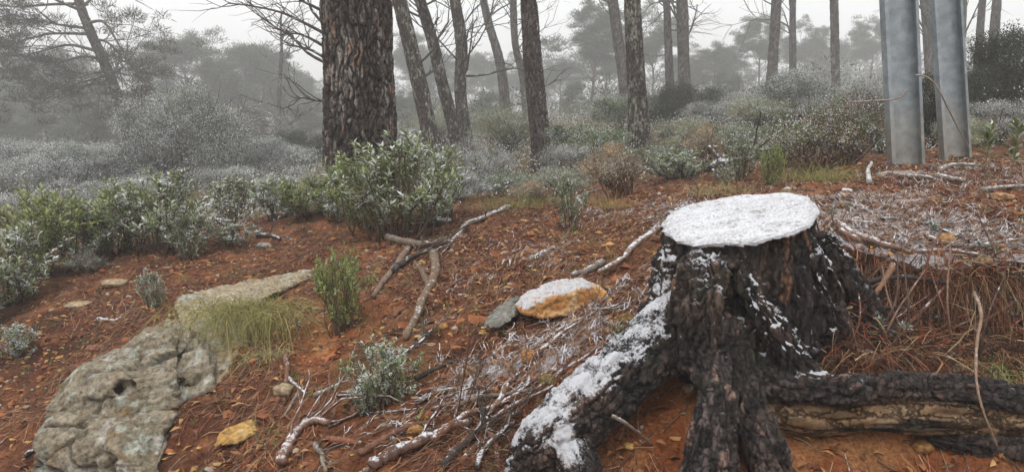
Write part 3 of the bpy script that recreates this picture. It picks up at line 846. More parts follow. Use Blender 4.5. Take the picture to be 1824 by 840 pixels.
def bushy(h, w, nlobe, nleaf, L, W, cols, stems=14, stemcol=(.07, .06, .05), open_=0.3, sliver=False):
    """a dense bush: lobes of small leaves round a branching frame"""
    wd, lf = Acc(), Acc()
    per = nleaf // nlobe
    for i in range(nlobe):
        a = rng.random() * 2 * math.pi; q = rng.random() ** .6
        c_ = np.array([math.cos(a) * w * .36 * q, math.sin(a) * w * .36 * q, h * (.25 + .55 * rng.random() * math.sqrt(max(1 - q * q * .6, .1)))])
        rr = np.array([w * .2, w * .2, h * .2]) * (.6 + .7 * rng.random())
        v = runit(per); rad = rng.random((per, 1)) ** .45 * (1 + .25 * rng.normal(size=(per, 1)))
        p = c_ + v * rad * rr
        p[:, 2] = np.maximum(p[:, 2], .03)
        # gather the leaves into sprays
        g = c_ + runit(22) * rr * .98
        near_ = g[rng.integers(0, 22, per)]
        p = p * (1 - open_ - .2) + near_ * (open_ + .2)
        d = v + rng.normal(size=(per, 3)) * .7 + np.array([0, 0, .3])
        col = jitter(np.array(cols[rng.integers(len(cols))]) * (.65 + .7 * rng.random()), per, .3)
        if sliver: slivers(lf, p, d, L * (.6 + .8 * rng.random(per)), W, col)
        else: leaves(lf, p, d, rng.normal(size=(per, 3)) * .6 + np.array([0, 0, 1.]), L * (.6 + .8 * rng.random(per)), W, col)
        for s_ in range(max(1, stems // nlobe)):
            b0 = np.array([rng.normal() * .04 * w, rng.normal() * .04 * w, 0])
            pts = catmull(np.array([b0, b0 * .3 + c_ * .5 + rng.normal(size=3) * .05 * w, c_ + rng.normal(size=3) * rr * .5]), 7)
            tube(wd, pts, np.linspace(.012, .004, 7) * h, 5, stemcol)
            for t_ in range(3):
                s2 = shoot(pts[rng.integers(3, 7)], runit(1)[0] + [0, 0, .5], h * .3)
                tube(wd, s2, np.linspace(.004, .002, 5) * h, 3, stemcol, cap=False)
    return wd, lf

def plant_object(name, wd, lf, wood_mat, leaf_mat, leafname="leaves", stemname="stems", loc=(0, 0, 0)):
    r = link(name, None, None, loc)
    link(stemname, mesh_data(stemname, *wd.arrays(), None, wood_mat), r) if wd is not None and wd.n else None
    link(leafname, mesh_data(leafname, *lf.arrays(), None, leaf_mat), r)
    return r

def branch(acc, p, d, L, r, depth, tips, col, up=0.05, nch=(3, 5), ang=.7, wob=.18, seg=6):
    n = max(4, int(seg))
    pts = shoot(p, d, L, n, wob, up)
    tube(acc, pts, np.linspace(r, r * .35, n), 5 if r > .02 else 3, col, cap=False)
    tips.append((pts[-1], pts[-1] - pts[-2], depth))
    if depth <= 0: return
    for k in range(rng.integers(*nch)):
        i = rng.integers(n // 3, n)
        dd = pts[i] - pts[i - 1]; dd /= np.linalg.norm(dd)
        s = runit(1)[0]; s -= dd * s.dot(dd); s /= np.linalg.norm(s)
        branch(acc, pts[i], dd * math.cos(ang) + s * math.sin(ang) + np.array([0, 0, up]), L * (.4 + .3 * rng.random()), r * .45, depth - 1, tips, col, up, nch, ang, wob, seg - 1)

def needle_clumps(acc, cen, rad, per, L, W, cols, flat=.6):
    n = len(cen)
    c_ = np.repeat(cen, per, 0); R_ = np.repeat(np.broadcast_to(rad, n), per)[:, None]
    v = runit(n * per); v[:, 2] = np.abs(v[:, 2]) * (rng.random(n * per) > .25) - .15 * rng.random(n * per)
    q = rng.random((n * per, 1)) ** .5
    p = c_ + v * np.array([[1, 1, flat]]) * R_ * q
    d = v + rng.normal(size=v.shape) * .55 + np.array([[0, 0, .35]])
    cc = np.asarray(cols)[rng.integers(0, len(cols), n)]
    col = np.repeat(cc, per, 0) * (1 + .3 * rng.normal(size=(n * per, 1)))
    slivers(acc, p, d, L * (.6 + .8 * rng.random(n * per)), W * (.7 + .6 * rng.random(n * per)), np.clip(col, .004, 1))

def trunk_mesh(path, radii, nseg, step, pl=(5, 14), depth=.02, cols=None, snow_side=0.0, seed=1, far_step=None, lichen=0.0, snag=0.0):
    """a barked trunk: rings along the path, plates split by fissures; returns V, Q, col, snow"""
    L = np.concatenate([[0], np.cumsum(np.linalg.norm(np.diff(path, axis=0), axis=1))])
    if far_step is None: s = np.arange(0, L[-1], step)
    else:
        s = np.concatenate([np.arange(0, far_step[0], step), np.arange(far_step[0], L[-1], far_step[1])])
    dense = catmull(path, 80); rd = np.interp(np.linspace(0, 1, 80), np.linspace(0, 1, len(radii)), radii)
    Ld = np.concatenate([[0], np.cumsum(np.linalg.norm(np.diff(dense, axis=0), axis=1))])
    pts = np.column_stack([np.interp(s, Ld, dense[:, k]) for k in range(3)]); r = np.interp(s, Ld, rd)
    d, U, W = frames(pts)
    th = np.arange(nseg) * 2 * math.pi / nseg
    ct, st = np.cos(th)[None, :, None], np.sin(th)[None, :, None]
    dirs = U[:, None] * ct + W[:, None] * st
    n = len(s)
    cyl = np.stack([np.broadcast_to(np.cos(th)[None] * r[:, None], (n, nseg)), np.broadcast_to(np.sin(th)[None] * r[:, None], (n, nseg)), np.broadcast_to(s[:, None], (n, nseg))], -1).reshape(-1, 3)
    warp = np.column_stack([fbm(cyl * 6, 3, seed + 50), fbm(cyl * 6, 3, seed + 51), fbm(cyl * 4, 3, seed + 52)]) * .09
    q = (cyl + warp * np.array([.5, .5, 1.2])) * np.array([pl[1], pl[1], pl[0]])
    f1, f2, cid = worley(q, seed)
    g1, g2, gid = worley(q * np.array([2.1, 2.1, 1.3]) + 5, seed + 3)
    e = f2 - f1
    plate_ = sstep(.02, .22, e)
    disp = depth * (plate_ - .5) + depth * .5 * (cid - .5) * plate_ + depth * .35 * sstep(.02, .3, g2 - g1) + fbm(cyl * 30, 3, seed + 9) * depth * .3
    R_ = np.repeat(r, nseg) * (1 + .05 * fbm(cyl * 1.6, 2, seed + 20)) + disp
    V = np.repeat(pts, nseg, 0) + dirs.reshape(-1, 3) * R_[:, None]
    c0, c1, c2, c3 = [np.array(c_) for c_ in cols]     # fissure, plate, plate pale, fresh orange
    col = mixc(np.broadcast_to(c1, V.shape), c2, sstep(.55, .80, gid * .75 + cid * .25 + fbm(cyl * np.array([7, 7, 2.5]), 3, seed + 14) * .55))
    col = mixc(col, c3, ((gid > .94) & (cid > .35)) * .8)
    col = mixc(col, c0, 1 - sstep(.02, .16, e) * (.35 + .65 * sstep(.0, .12, g2 - g1)))
    ln = fbm(cyl * np.array([14, 14, 9]), 3, seed + 33)
    snow = np.zeros(len(V), np.float32)
    if lichen:
        m = (ln > .2 - .15 * lichen) & (gid > .35)
        col = np.where(m[:, None], np.array([.24, .24, .19]) * (1 + .3 * ln[:, None]), col)
    if snow_side:
        east = dirs.reshape(-1, 3) @ np.array([.75, -.45, .2])
        snow = np.clip(sstep(.1, .9, east) * snow_side * (.4 + gid) + vnoise(V * 60, seed + 60) * .2, 0, 1)
    i = np.arange(n - 1)[:, None] * nseg; j = np.arange(nseg)[None]; j2 = (j + 1) % nseg
    Q = np.stack([i + j, i + j2, i + nseg + j2, i + nseg + j], -1).reshape(-1, 4)
    return V, Q, col, snow

BARK_BIG = [(.012, .010, .008), (.078, .063, .054), (.27, .24, .21), (.30, .17, .11)]
BARK_MID = [(.022, .018, .016), (.10, .078, .066), (.17, .145, .125), (.24, .15, .11)]
BARK_GREY = [(.04, .036, .033), (.13, .115, .10), (.22, .205, .185), (.2, .16, .13)]

# ------------------------------------------------------------------ the big pine on the crest
def up_tree(name, pxpath, D, rpx, nseg, step, extra, label, cols, depth, pl, seed, snow_side=0, lichen=0, far=None, group=None, crown=True, flare=1.25, bare=0, bare_args=None, Dtop=None):
    """a trunk followed up through photo positions at one distance, then on above the frame to its own crown"""
    ds = W(D) / D; D = W(D); extra = extra * ds
    b = G(pxpath[0][0], pxpath[0][1], D)
    pts = [b + np.array([0, 0, -.12])] + [P(x, y, D) for x, y in pxpath[1:]]
    pts = np.array(pts)
    dd = pts[-1] - pts[-2]; dd /= np.linalg.norm(dd)
    dd = dd * .8 + np.array([0, 0, .6]); dd /= np.linalg.norm(dd)
    nv = len(pts)
    for k in range(3): pts = np.vstack([pts, pts[-1] + dd * extra / 3 + np.array([rng.normal() * .05, rng.normal() * .05, 0])])
    r = [rpx[0] * D / F * flare] + [q * D / F for q in rpx[1:nv]]
    while len(r) < nv: r.append(r[-1])
    r += [r[-1] * .8, r[-1] * .6, r[-1] * .35]
    root = link(name, None, None, b)
    V_, Q_, c_, s_ = trunk_mesh(pts, r, nseg, step, pl, depth, cols, snow_side, seed, far, lichen)
    link("trunk", mesh_data("trunk", V_ - b, Q_, None, c_, s_, M_tree), root)
    if bare:
        wd = Acc(); tips = []
        L_ = catmull(pts, 60)
        for k in range(bare):
            lo_, hi_, ll, aa = bare_args
            i = int(np.clip((lo_ + (hi_ - lo_) * rng.random()) * 60, 1, 58))
            a = rng.random() * 2 * math.pi
            branch(wd, L_[i], [math.cos(a), math.sin(a) * .8, aa + .3 * rng.random()], ds * ll * (.4 + .9 * rng.random()), ds * (.009 + .012 * rng.random() * ll), 2, tips, (.085, .075, .068), .05, (2, 5), .55, .2)
        V1, Q1, T1, C1 = wd.arrays()
        link("branches", mesh_data("branches", V1 - b, Q1, T1, C1, None, M_branch), root)
    if crown:
        cr, tips = Acc(), []
        lw = Acc()
        for k in range(7):
            a = k * 2.4 + rng.random(); i = -1 - (k % 3)
            branch(lw, pts[i], [math.cos(a), math.sin(a), .45], extra * .33, .035, 1, tips, (.09, .075, .065), .06)
        cen = np.array([t[0] for t in tips])
        needle_clumps(cr, cen, .45 * ds, 90, .16 * ds, .02 * ds, [(.05, .065, .035), (.065, .08, .045)])
        V1, Q1, T1, C1 = lw.arrays(); link("limbs", mesh_data("limbs", V1 - b, Q1, T1, C1, None, M_branch), root)
        V1, Q1, T1, C1 = cr.arrays(); link("crown", mesh_data("crown", V1 - b, Q1, T1, C1, None, M_needles), root)
    tag(root, label, "tree", group)
    return root

big = up_tree("pine_tree", [(648,360),(645,330),(641,200),(637,60),(634,-30)], 6.9, [66,62,59,57,56], 300, .011, 5.5,
        "massive pine trunk with deep plated grey and orange bark behind the leafy shrub", BARK_BIG, .026, (4.2, 23), 5, .10, 0, (3.3, .05), flare=1.12)
# bare limbs that reach left out of the big pine
bb = np.array(big.location)
wd, tips = Acc(), []
for (x0_, y0_, pts_) in [(585, 70, [(540,40),(500,22),(455,12),(412,6)]), (585, 120, [(550,96),(520,66),(490,48),(450,20)]), (583, 30, [(545,5),(510,-12),(470,-30)]),
                         (584, 115, [(560,92),(535,84),(508,80)]), (584, 60, [(560,25),(548,0),(535,-30)]), (588, 185, [(560,178),(530,172)]), (585, 95, [(555,70),(530,60),(500,62)])]:
    q = catmull(np.array([P(x0_ + 12, y0_, 6.9)] + [P(a, b_, 6.9 + .15 * k) for k, (a, b_) in enumerate(pts_)]), 12)
    tube(wd, q, np.linspace(.016, .005, 12), 5, (.07, .06, .055))
    for k in range(9):
        i = rng.integers(3, 12)
        dd = q[i] - q[i - 1]; dd /= np.linalg.norm(dd)
        branch(wd, q[i], dd + runit(1)[0] * .6 + [0, 0, .1], .25 + .3 * rng.random(), .006, 1, tips, (.075, .065, .06), .0, (2, 4), .5, .2)
V1, Q1, T1, C1 = wd.arrays()
link("branches", mesh_data("branches", V1 - bb, Q1, T1, C1, None, M_branch), big)

# ------------------------------------------------------------------ pines standing in the middle distance
MID = "pine trunks standing in the mist behind the shrubs"
up_tree("pine_tree", [(778,305),(764,230),(740,120),(716,20),(708,-20)], 11.0, [15,14,13,12,12], 60, .03, 5,
        "slender leaning pine trunk speckled with snow just right of the massive trunk", BARK_MID, .012, (9, 26), 11, .30, .5, None, MID, bare=6, bare_args=(.25, .6, .9, .3))
up_tree("pine_tree", [(824,288),(808,225),(788,150),(772,80),(748,0),(742,-20)], 12.2, [12,11,10,10,9,9], 44, .035, 4.5,
        "brown pine trunk leaning left with a crook high up, second from the massive trunk", BARK_MID, .01, (9, 26), 12, .2, .1, None, MID, bare=22, bare_args=(.35, .7, 1.1, .4))
up_tree("pine_tree", [(842,282),(830,245),(820,160),(822,80),(810,0),(806,-30)], 11.6, [12,11,10,10,9,9], 50, .03, 4.5,
        "pine trunk with flaky dark lower bark and pale smooth upper trunk", BARK_GREY, .010, (9, 26), 13, .3, .35, None, MID, bare=26, bare_args=(.25, .8, 1.2, .35))
up_tree("pine_tree", [(905,205),(892,120),(870,40),(858,-20)], 18, [8,8,7,6], 24, .08, 4,
        "thin pale dead pine leaning left among bare forked branches", BARK_GREY, .01, (6, 20), 14, .1, 0, None, MID, bare=22, bare_args=(.3, .95, 1.6, .9), crown=False)
up_tree("pine_tree", [(942,215),(932,140),(918,80),(914,0),(912,-20)], 18.5, [7,7,6,6,5], 24, .08, 4,
        "thin bare pine curving up left of the dark straight trunk", BARK_GREY, .01, (6, 20), 15, .1, 0, None, MID, bare=22, bare_args=(.25, .95, 1.6, .9), crown=False)
up_tree("pine_tree", [(968,305),(962,240),(950,120),(943,20),(940,-20)], 9.6, [18,17,16,14,13], 72, .025, 5,
        "dark reddish brown pine trunk with short dead snags on its right side", BARK_MID, .014, (8, 24), 16, .3, 0, None, MID, bare=7, bare_args=(.2, .5, .35, .5))
up_tree("pine_tree", [(1120,225),(1108,120),(1094,20),(1090,-20)], 17, [10,9,9,8], 30, .06, 4.5,
        "pale misty pine trunk close behind the speckled upright trunk", BARK_GREY, .01, (6, 20), 17, .1, 0, None, MID, bare=16, bare_args=(.3, .9, 1.5, .5))
up_tree("pine_tree", [(1141,285),(1137,200),(1131,100),(1126,0),(1125,-20)], 10.1, [18,17,15,13,13], 70, .025, 5,
        "upright pine trunk densely speckled with pale lichen above the dry bush", BARK_MID, .012, (10, 30), 18, .25, .7, None, MID, bare=3, bare_args=(.3, .6, .4, .4))
up_tree("pine_tree", [(1196,225),(1192,120),(1188,20),(1186,-20)], 18, [7,7,6,6], 24, .08, 4,
        "thin straight pine trunk hung with dead sprays right of the speckled trunk", BARK_GREY, .01, (6, 20), 19, .1, 0, None, MID, bare=30, bare_args=(.1, .9, .9, -.3))
up_tree("pine_tree", [(1222,215),(1218,120),(1216,40),(1214,-20)], 17, [11,10,10,9], 30, .06, 4.5,
        "pale pine with several bare limbs sweeping steeply upward", BARK_GREY, .01, (6, 20), 20, .1, 0, None, MID, bare=26, bare_args=(.2, .8, 2.2, 1.2))
up_tree("pine_tree", [(1372,215),(1376,120),(1382,20),(1384,-20)], 18, [9,9,8,8], 30, .06, 4.5,
        "grey pine trunk in front of its twin left of the metal posts", BARK_GREY, .01, (6, 20), 22, .1, 0, None, MID, bare=10, bare_args=(.2, .8, 1.6, .4))
up_tree("pine_tree", [(1412,215),(1412,120),(1412,20),(1414,-20)], 21, [6,6,5,5], 24, .08, 4.5,
        "fainter grey trunk just behind the right side of another grey trunk", BARK_GREY, .01, (6, 20), 23, .1, 0, None, MID, bare=22, bare_args=(.2, .9, 1.8, .7))
up_tree("pine_tree", [(1488,215),(1488,120),(1486,20),(1485,-20)], 18, [8,7,7,6], 30, .06, 4.5,
        "single straight slim grey trunk standing between paired trunks and metal posts", BARK_GREY, .01, (6, 20), 24, .1, 0, None, MID, bare=16, bare_args=(.3, .9, 1.3, .8))
up_tree("pine_tree", [(1662,215),(1656,100),(1650,20),(1646,-20)], 17, [9,9,8,8], 30, .06, 4.5,
        "grey trunk seen in the gap between the two metal posts", BARK_GREY, .01, (6, 20), 25, .1, 0, None, MID, bare=18, bare_args=(.2, .9, 1.3, .6))
up_tree("pine_tree", [(1712,215),(1712,100),(1716,20),(1718,-20)], 19, [6,6,5,5], 24, .08, 4,
        "thin grey trunk rising along the right edge of the shorter metal post", BARK_GREY, .01, (6, 20), 26, .1, 0, None, MID, bare=14, bare_args=(.2, .9, 1.3, .6))
up_tree("pine_tree", [(1738,180),(1744,80),(1750,0),(1752,-20)], 19, [6,6,5.5,5], 24, .08, 4,
        "left one of two close misty trunks at the far right edge", BARK_GREY, .01, (6, 20), 27, .1, 0, None, MID, bare=6, bare_args=(.4, .9, 1.3, .6))
up_tree("pine_tree", [(1768,180),(1770,80),(1776,0),(1778,-20)], 18, [8,8,7,7], 24, .08, 4,
        "right one of two close misty trunks at the far right edge", BARK_GREY, .01, (6, 20), 28, .1, 0, None, MID, bare=14, bare_args=(.4, .9, 1.8, .6))
up_tree("pine_tree", [(500,318),(497,200),(500,120)], 21, [4,4,3], 14, .1, 1.5,
        "very thin grey sapling standing left of the massive trunk", BARK_GREY, .006, (6, 20), 29, 0, 0, None, MID, bare=18, bare_args=(.1, .9, .9, .6), crown=False)

# leaning pine on the left with wind-swept sprays
D_ = W(16.0)
b = G(240, 330, D_)
path = np.array([b + [0, 0, -.1], P(228, 250, D_), P(212, 180, D_), P(185, 110, D_), P(158, 50, D_), P(140, 0, D_), P(128, -60, D_), P(118, -130, D_)])
root = link("pine_tree", None, None, b)
V_, Q_, c_, s_ = trunk_mesh(path, np.array([10, 8.5, 8.5, 8, 7.5, 7, 6, 4]) * D_ / F, 36, .05, (5, 18), .015, BARK_GREY, .15, 31)
link("trunk", mesh_data("trunk", V_ - b, Q_, None, c_, s_, M_tree), root)
wd, nd, tips = Acc(), Acc(), []
dense = catmull(path, 80)
for (fy0, tgt) in [(5, [(90,8),(30,12),(-30,5)]), (50, [(110,45),(60,35)]), (90, [(120,80),(60,95),(10,100)]), (110, [(150,100),(90,112),(20,90)]), (40, [(185,40),(215,85),(232,110)]),
                   (70, [(190,75),(215,100)]), (130, [(150,130),(110,125)]), (150, [(160,150),(120,170)]), (20, [(90,-5),(60,-30)]), (100, [(200,100),(235,105)]), (15, [(170,-10),(195,-40)]), (120, [(205,130),(228,112)]),
                   (60, [(95,60),(45,70)]), (135, [(120,150),(70,140)])]:
    k = np.argmin(np.abs(PX(dense)[1] - fy0)); st = dense[k]
    q = catmull(np.array([st] + [P(x, y, D_ + rng.normal() * .5) for x, y in tgt]), 12)
    tube(wd, q, np.linspace(.05, .012, 12), 5, (.10, .09, .08))
    for j in range(12):
        i = rng.integers(3, 12); dd = q[i] - q[i - 1]; dd /= np.linalg.norm(dd)
        branch(wd, q[i], dd + runit(1)[0] * .7, .8 + .8 * rng.random(), .016, 1, tips, (.10, .09, .08), 0, (2, 4), .6, .2)
cen = np.array([t[0] for t in tips])
cen = cen[rng.random(len(cen)) < .55]
needle_clumps(nd, cen, .25, 60, .15, .02, [(.07, .075, .05), (.095, .095, .075)], .8)
for q, r_ in [([(222,205),(238,175),(246,150)], .045), ([(222,215),(250,175),(262,140),(258,120)], .05), ([(215,190),(195,180),(165,178)], .02), ([(236,240),(222,225)], .03)]:
    tube(wd, catmull(np.array([P(x, y, D_) for x, y in q]), 10), np.linspace(r_, .01, 10), 6, (.16, .14, .125))
for n_, a_, m_ in (("branches", wd, M_branch), ("needles", nd, M_needles)):
    V1, Q1, T1, C1 = a_.arrays(); link(n_, mesh_data(n_, V1 - b, Q1, T1, C1, None, m_), root)
tag(root, "tall leaning pine on the left with wind swept branches and a forked dead limb", "tree")

# dead snags: pale bare trunks among the left pines
for pth, lab_, D_ in [([(222,318),(210,250),(190,190),(160,150),(140,145)], "pale dead snag bent to the left below the leaning pine", 18),
                     ([(415,330),(392,280),(385,240),(365,190)], "thin dead sapling rising behind the frosted round bush", 20),
                     ([(450,330),(470,270),(462,235),(440,190)], "dead forked tree with whitened limbs left of the massive trunk", 19)]:
    D_ = W(D_)
    b = G(pth[0][0], pth[0][1], D_)
    root = link("dead_tree", None, None, b)
    q = catmull(np.array([b + [0, 0, -.1]] + [P(x, y, D_) for x, y in pth[1:]]), 24)
    wd, tips = Acc(), []
    tube(wd, q, np.linspace(.09, .02, 24), 8, (.15, .135, .12), rough=.06)
    V1, Q1, T1, C1 = wd.arrays(); link("trunk", mesh_data("trunk", V1 - b, Q1, T1, C1, None, M_branch), root)
    wd = Acc()
    for k in range(26):
        i = rng.integers(6, 24); a = rng.random() * 6.28
        branch(wd, q[i], [math.cos(a), math.sin(a), .25], 1.0 + 1.5 * rng.random(), .026, 2, tips, (.17, .155, .14), .02, (2, 4), .6, .3)
    V1, Q1, T1, C1 = wd.arrays(); link("branches", mesh_data("branches", V1 - b, Q1, T1, C1, None, M_branch), root)
    tag(root, lab_, "dead tree", "dead trees among the left pines")

# ------------------------------------------------------------------ far pines in the mist
def far_pine(H, kind):
    wd, lf, tips = Acc(), Acc(), []
    lean = rng.normal(size=2) * .06
    n = 14
    z = np.linspace(-.2, H * (.82 if kind != 'tall' else .9), n)
    bend = np.cumsum(rng.normal(size=(n, 2)) * .07, 0)
    tr = np.column_stack([lean[0] * z + bend[:, 0], lean[1] * z + bend[:, 1], z])
    tube(wd, tr, np.linspace(.17, .05, n), 8, (.085, .07, .06), rough=.05)
    first = {'umbrella': .5, 'round': .4, 'tall': .35}[kind]
    m = {'umbrella': 17, 'round': 26, 'tall': 30}[kind]
    for k in range(m):
        f = first + (1 - first) * (k + .5) / m
        i = min(int(f * (n - 1)), n - 2)
        a = k * 2.4 + rng.random() * .8
        w = {'umbrella': (.30 - .05 * f), 'round': .30 * math.sin(min(1, (1.12 - f) * 1.9) * 1.57), 'tall': .22 * (1.2 - f) + .04}[kind] * H
        elev = {'umbrella': .75, 'round': .5, 'tall': .35}[kind] + .3 * rng.random()
        branch(wd, tr[i], [math.cos(a), math.sin(a), elev], w * (.7 + .5 * rng.random()), .04, 2, tips, (.08, .068, .058), .05, (2, 4), .6, .16)
    cen = np.array([t[0] for t in tips if t[2] < 2])
    zmin = H * {'umbrella': .62, 'round': .38, 'tall': .32}[kind]
    cen = cen[cen[:, 2] > zmin]
    if kind == 'umbrella': cen = np.vstack([cen, cen + rng.normal(size=cen.shape) * [.35, .35, .12]])
    cen = np.vstack([cen, cen + rng.normal(size=cen.shape) * [.3, .3, .18]])
    if len(cen) > 420: cen = cen[rng.choice(len(cen), 420, False)]
    needle_clumps(lf, cen, .36 + .26 * rng.random(len(cen)), 95, .17, .036, [(.06, .08, .042), (.08, .10, .058), (.10, .115, .072), (.048, .06, .036)], .85)
    r = link("pine_tree", None)
    V1, Q1, T1, C1 = wd.arrays(); link("trunk", mesh_data("trunk", V1, Q1, T1, C1, None, M_branch), r)
    V1, Q1, T1, C1 = lf.arrays(); link("crown", mesh_data("crown", V1, Q1, T1, C1, None, M_needles), r)
    r["category"] = "tree"
    return r
FARG = "pines fading into the mist"
protos = [(far_pine(9, k), 9, False) for k in ('umbrella', 'round', 'tall', 'umbrella', 'round', 'tall')]
used = [False] * len(protos)
FAR_TREES = [  # px, top py, metres, kind index, label
 (-40,100,32,1,"round misty pine cut by the left edge of the photo"),(18,150,30,2,"leaning thin pine at the left edge with bare lower trunk"),(62,100,34,1,"bushy pine left of the leaning pine, crown touching the edge pine"),
 (105,85,36,4,"tall grey crown directly left of the leaning trunk"),(150,130,29,5,"pine standing between the leaning trunk and the left edge group"),(185,160,38,1,"grey crown filling the gap behind the leaning trunk"),
 (262,165,38,2,"narrow pale crown just right of the forked dead limb"),(300,150,46,4,"low faint crown behind and left of the tallest left crown"),(352,58,34,4,"tallest dark crown above the frosted round bush"),
 (398,105,31,5,"sloping crown joining the right flank of the tallest left crown"),(445,78,33,1,"high crown halfway between frosted bush and massive trunk"),(492,85,35,5,"irregular crown with ragged top left of the massive trunk"),
 (545,130,40,1,"pale low crown touching the left side of the massive trunk"),(330,190,26,5,"lower nearer pine under the tallest left crown"),(560,180,30,2,"thin pine half hidden by the left side of the massive trunk"),
 (735,80,42,3,"faint crown showing between the massive trunk and the slender leaning trunk"),(790,90,40,4,"soft crown between the slender trunk and the crooked trunk"),(858,95,44,1,"low faint crown behind the pale dead pine"),(905,120,48,3,"distant low crown between the thin dead pines"),
 (1000,105,40,1,"low round crown right of the reddish brown trunk"),(1045,26,33,0,"broad umbrella pine with open branches right of the reddish brown trunk"),(1075,90,38,3,"smaller umbrella pine beneath the broad umbrella crown"),
 (1165,45,36,3,"umbrella crown behind the lichen speckled trunk"),(1210,100,42,4,"faint crown behind the limbs that sweep upward"),(1262,78,38,4,"dome shaped misty crown left of the small umbrella pine"),(1300,105,45,1,"pale sloping crown beside the dome shaped one"),
 (1345,46,38,0,"small dark umbrella pine left of the twin grey trunks"),(1430,60,42,3,"umbrella crown between the twin trunks and the single slim trunk"),(1465,72,46,4,"pale round crown behind the single slim trunk"),
 (-5,185,23,5,"short nearer pine at the left edge under the taller crowns"),(88,200,25,1,"low rounded pine between the left edge and the leaning pine"),(172,215,24,4,"low pine crown just left of the leaning trunk foot"),
 (275,185,27,5,"mid height pine showing above the left shoulder of the round bush"),(402,175,25,2,"nearer pine behind the right shoulder of the round bush"),(462,200,24,5,"low dense pine among the dead forked limbs"),(540,205,27,1,"low pine right beside the massive trunk on its left"),
 (728,165,30,4,"low grey pine framed by the massive and the slender trunks"),(870,170,30,1,"low rounded pine behind the pale dead pine foot"),(1015,175,30,5,"low pine in the gap right of the reddish trunk"),(1290,165,30,4,"low misty pine left of the wide dark bush"),
 (1540,48,42,0,"wide domed pine immediately left of the taller metal post"),(1590,90,48,4,"faint crown behind the taller metal post"),(1690,110,44,1,"faint crown seen low between the metal posts"),
]
for (px0, tpy, D_, kk, lab_) in FAR_TREES:
    D_ = W(D_)
    pr, H0, _ = protos[kk]
    b = G(px0, 300, D_)
    top = P(px0, tpy, D_)[2]
    s = max((top - b[2]) / H0 * 1.02, .35)
    wdt = s * (1.0 + .1 * rng.normal()) * (1.15 if s < .7 else 1)
    if not used[kk]:
        used[kk] = True
        o = pr; o.location = b; o.rotation_euler = (0, 0, rng.random() * 6.28); o.scale = (wdt, wdt, s); o["label"] = lab_
    else:
        o = copy_tree(pr, b, rng.random() * 6.28, (wdt, wdt, s), lab_)
    o["group"] = FARG
# wooded slope further off, too far to tell its trees apart
wf = Acc()
cen = []
for k in range(1300):
    x = rng.uniform(-110, 110); y = rng.uniform(95, 150); z0_ = tz(x, y)[0]
    cen.append([x, y, z0_ + rng.uniform(1.0, 11) * (.6 + .4 * math.sin(x * .21) * math.cos(x * .067))])
needle_clumps(wf, np.array(cen), 2.2, 60, .8, .25, [(.05, .06, .04), (.065, .075, .05)], .7)
tag(acc_obj("distant_woodland", wf, M_needles), "faint mass of far trees dissolving in the mist", None, None, "stuff")

# scrub that fills the ground under the far pines
sc_ = Acc()
n = 1500
y = rng.uniform(22, 80, n); x = rng.uniform(-.85, .85, n) * y
zz = tz(x, y) + rng.uniform(0, 1.0, n) ** 1.6 * (.5 + .025 * y)
needle_clumps(sc_, np.column_stack([x, y, zz]), .5 + .012 * y, 130, .14, .035, [(.12, .14, .09), (.17, .18, .13), (.09, .11, .06), (.21, .21, .17), (.14, .13, .09)], .9)
tag(acc_obj("scrub", sc_, M_needles), "frosted scrub covering the ground under the misty pines", None, None, "stuff")
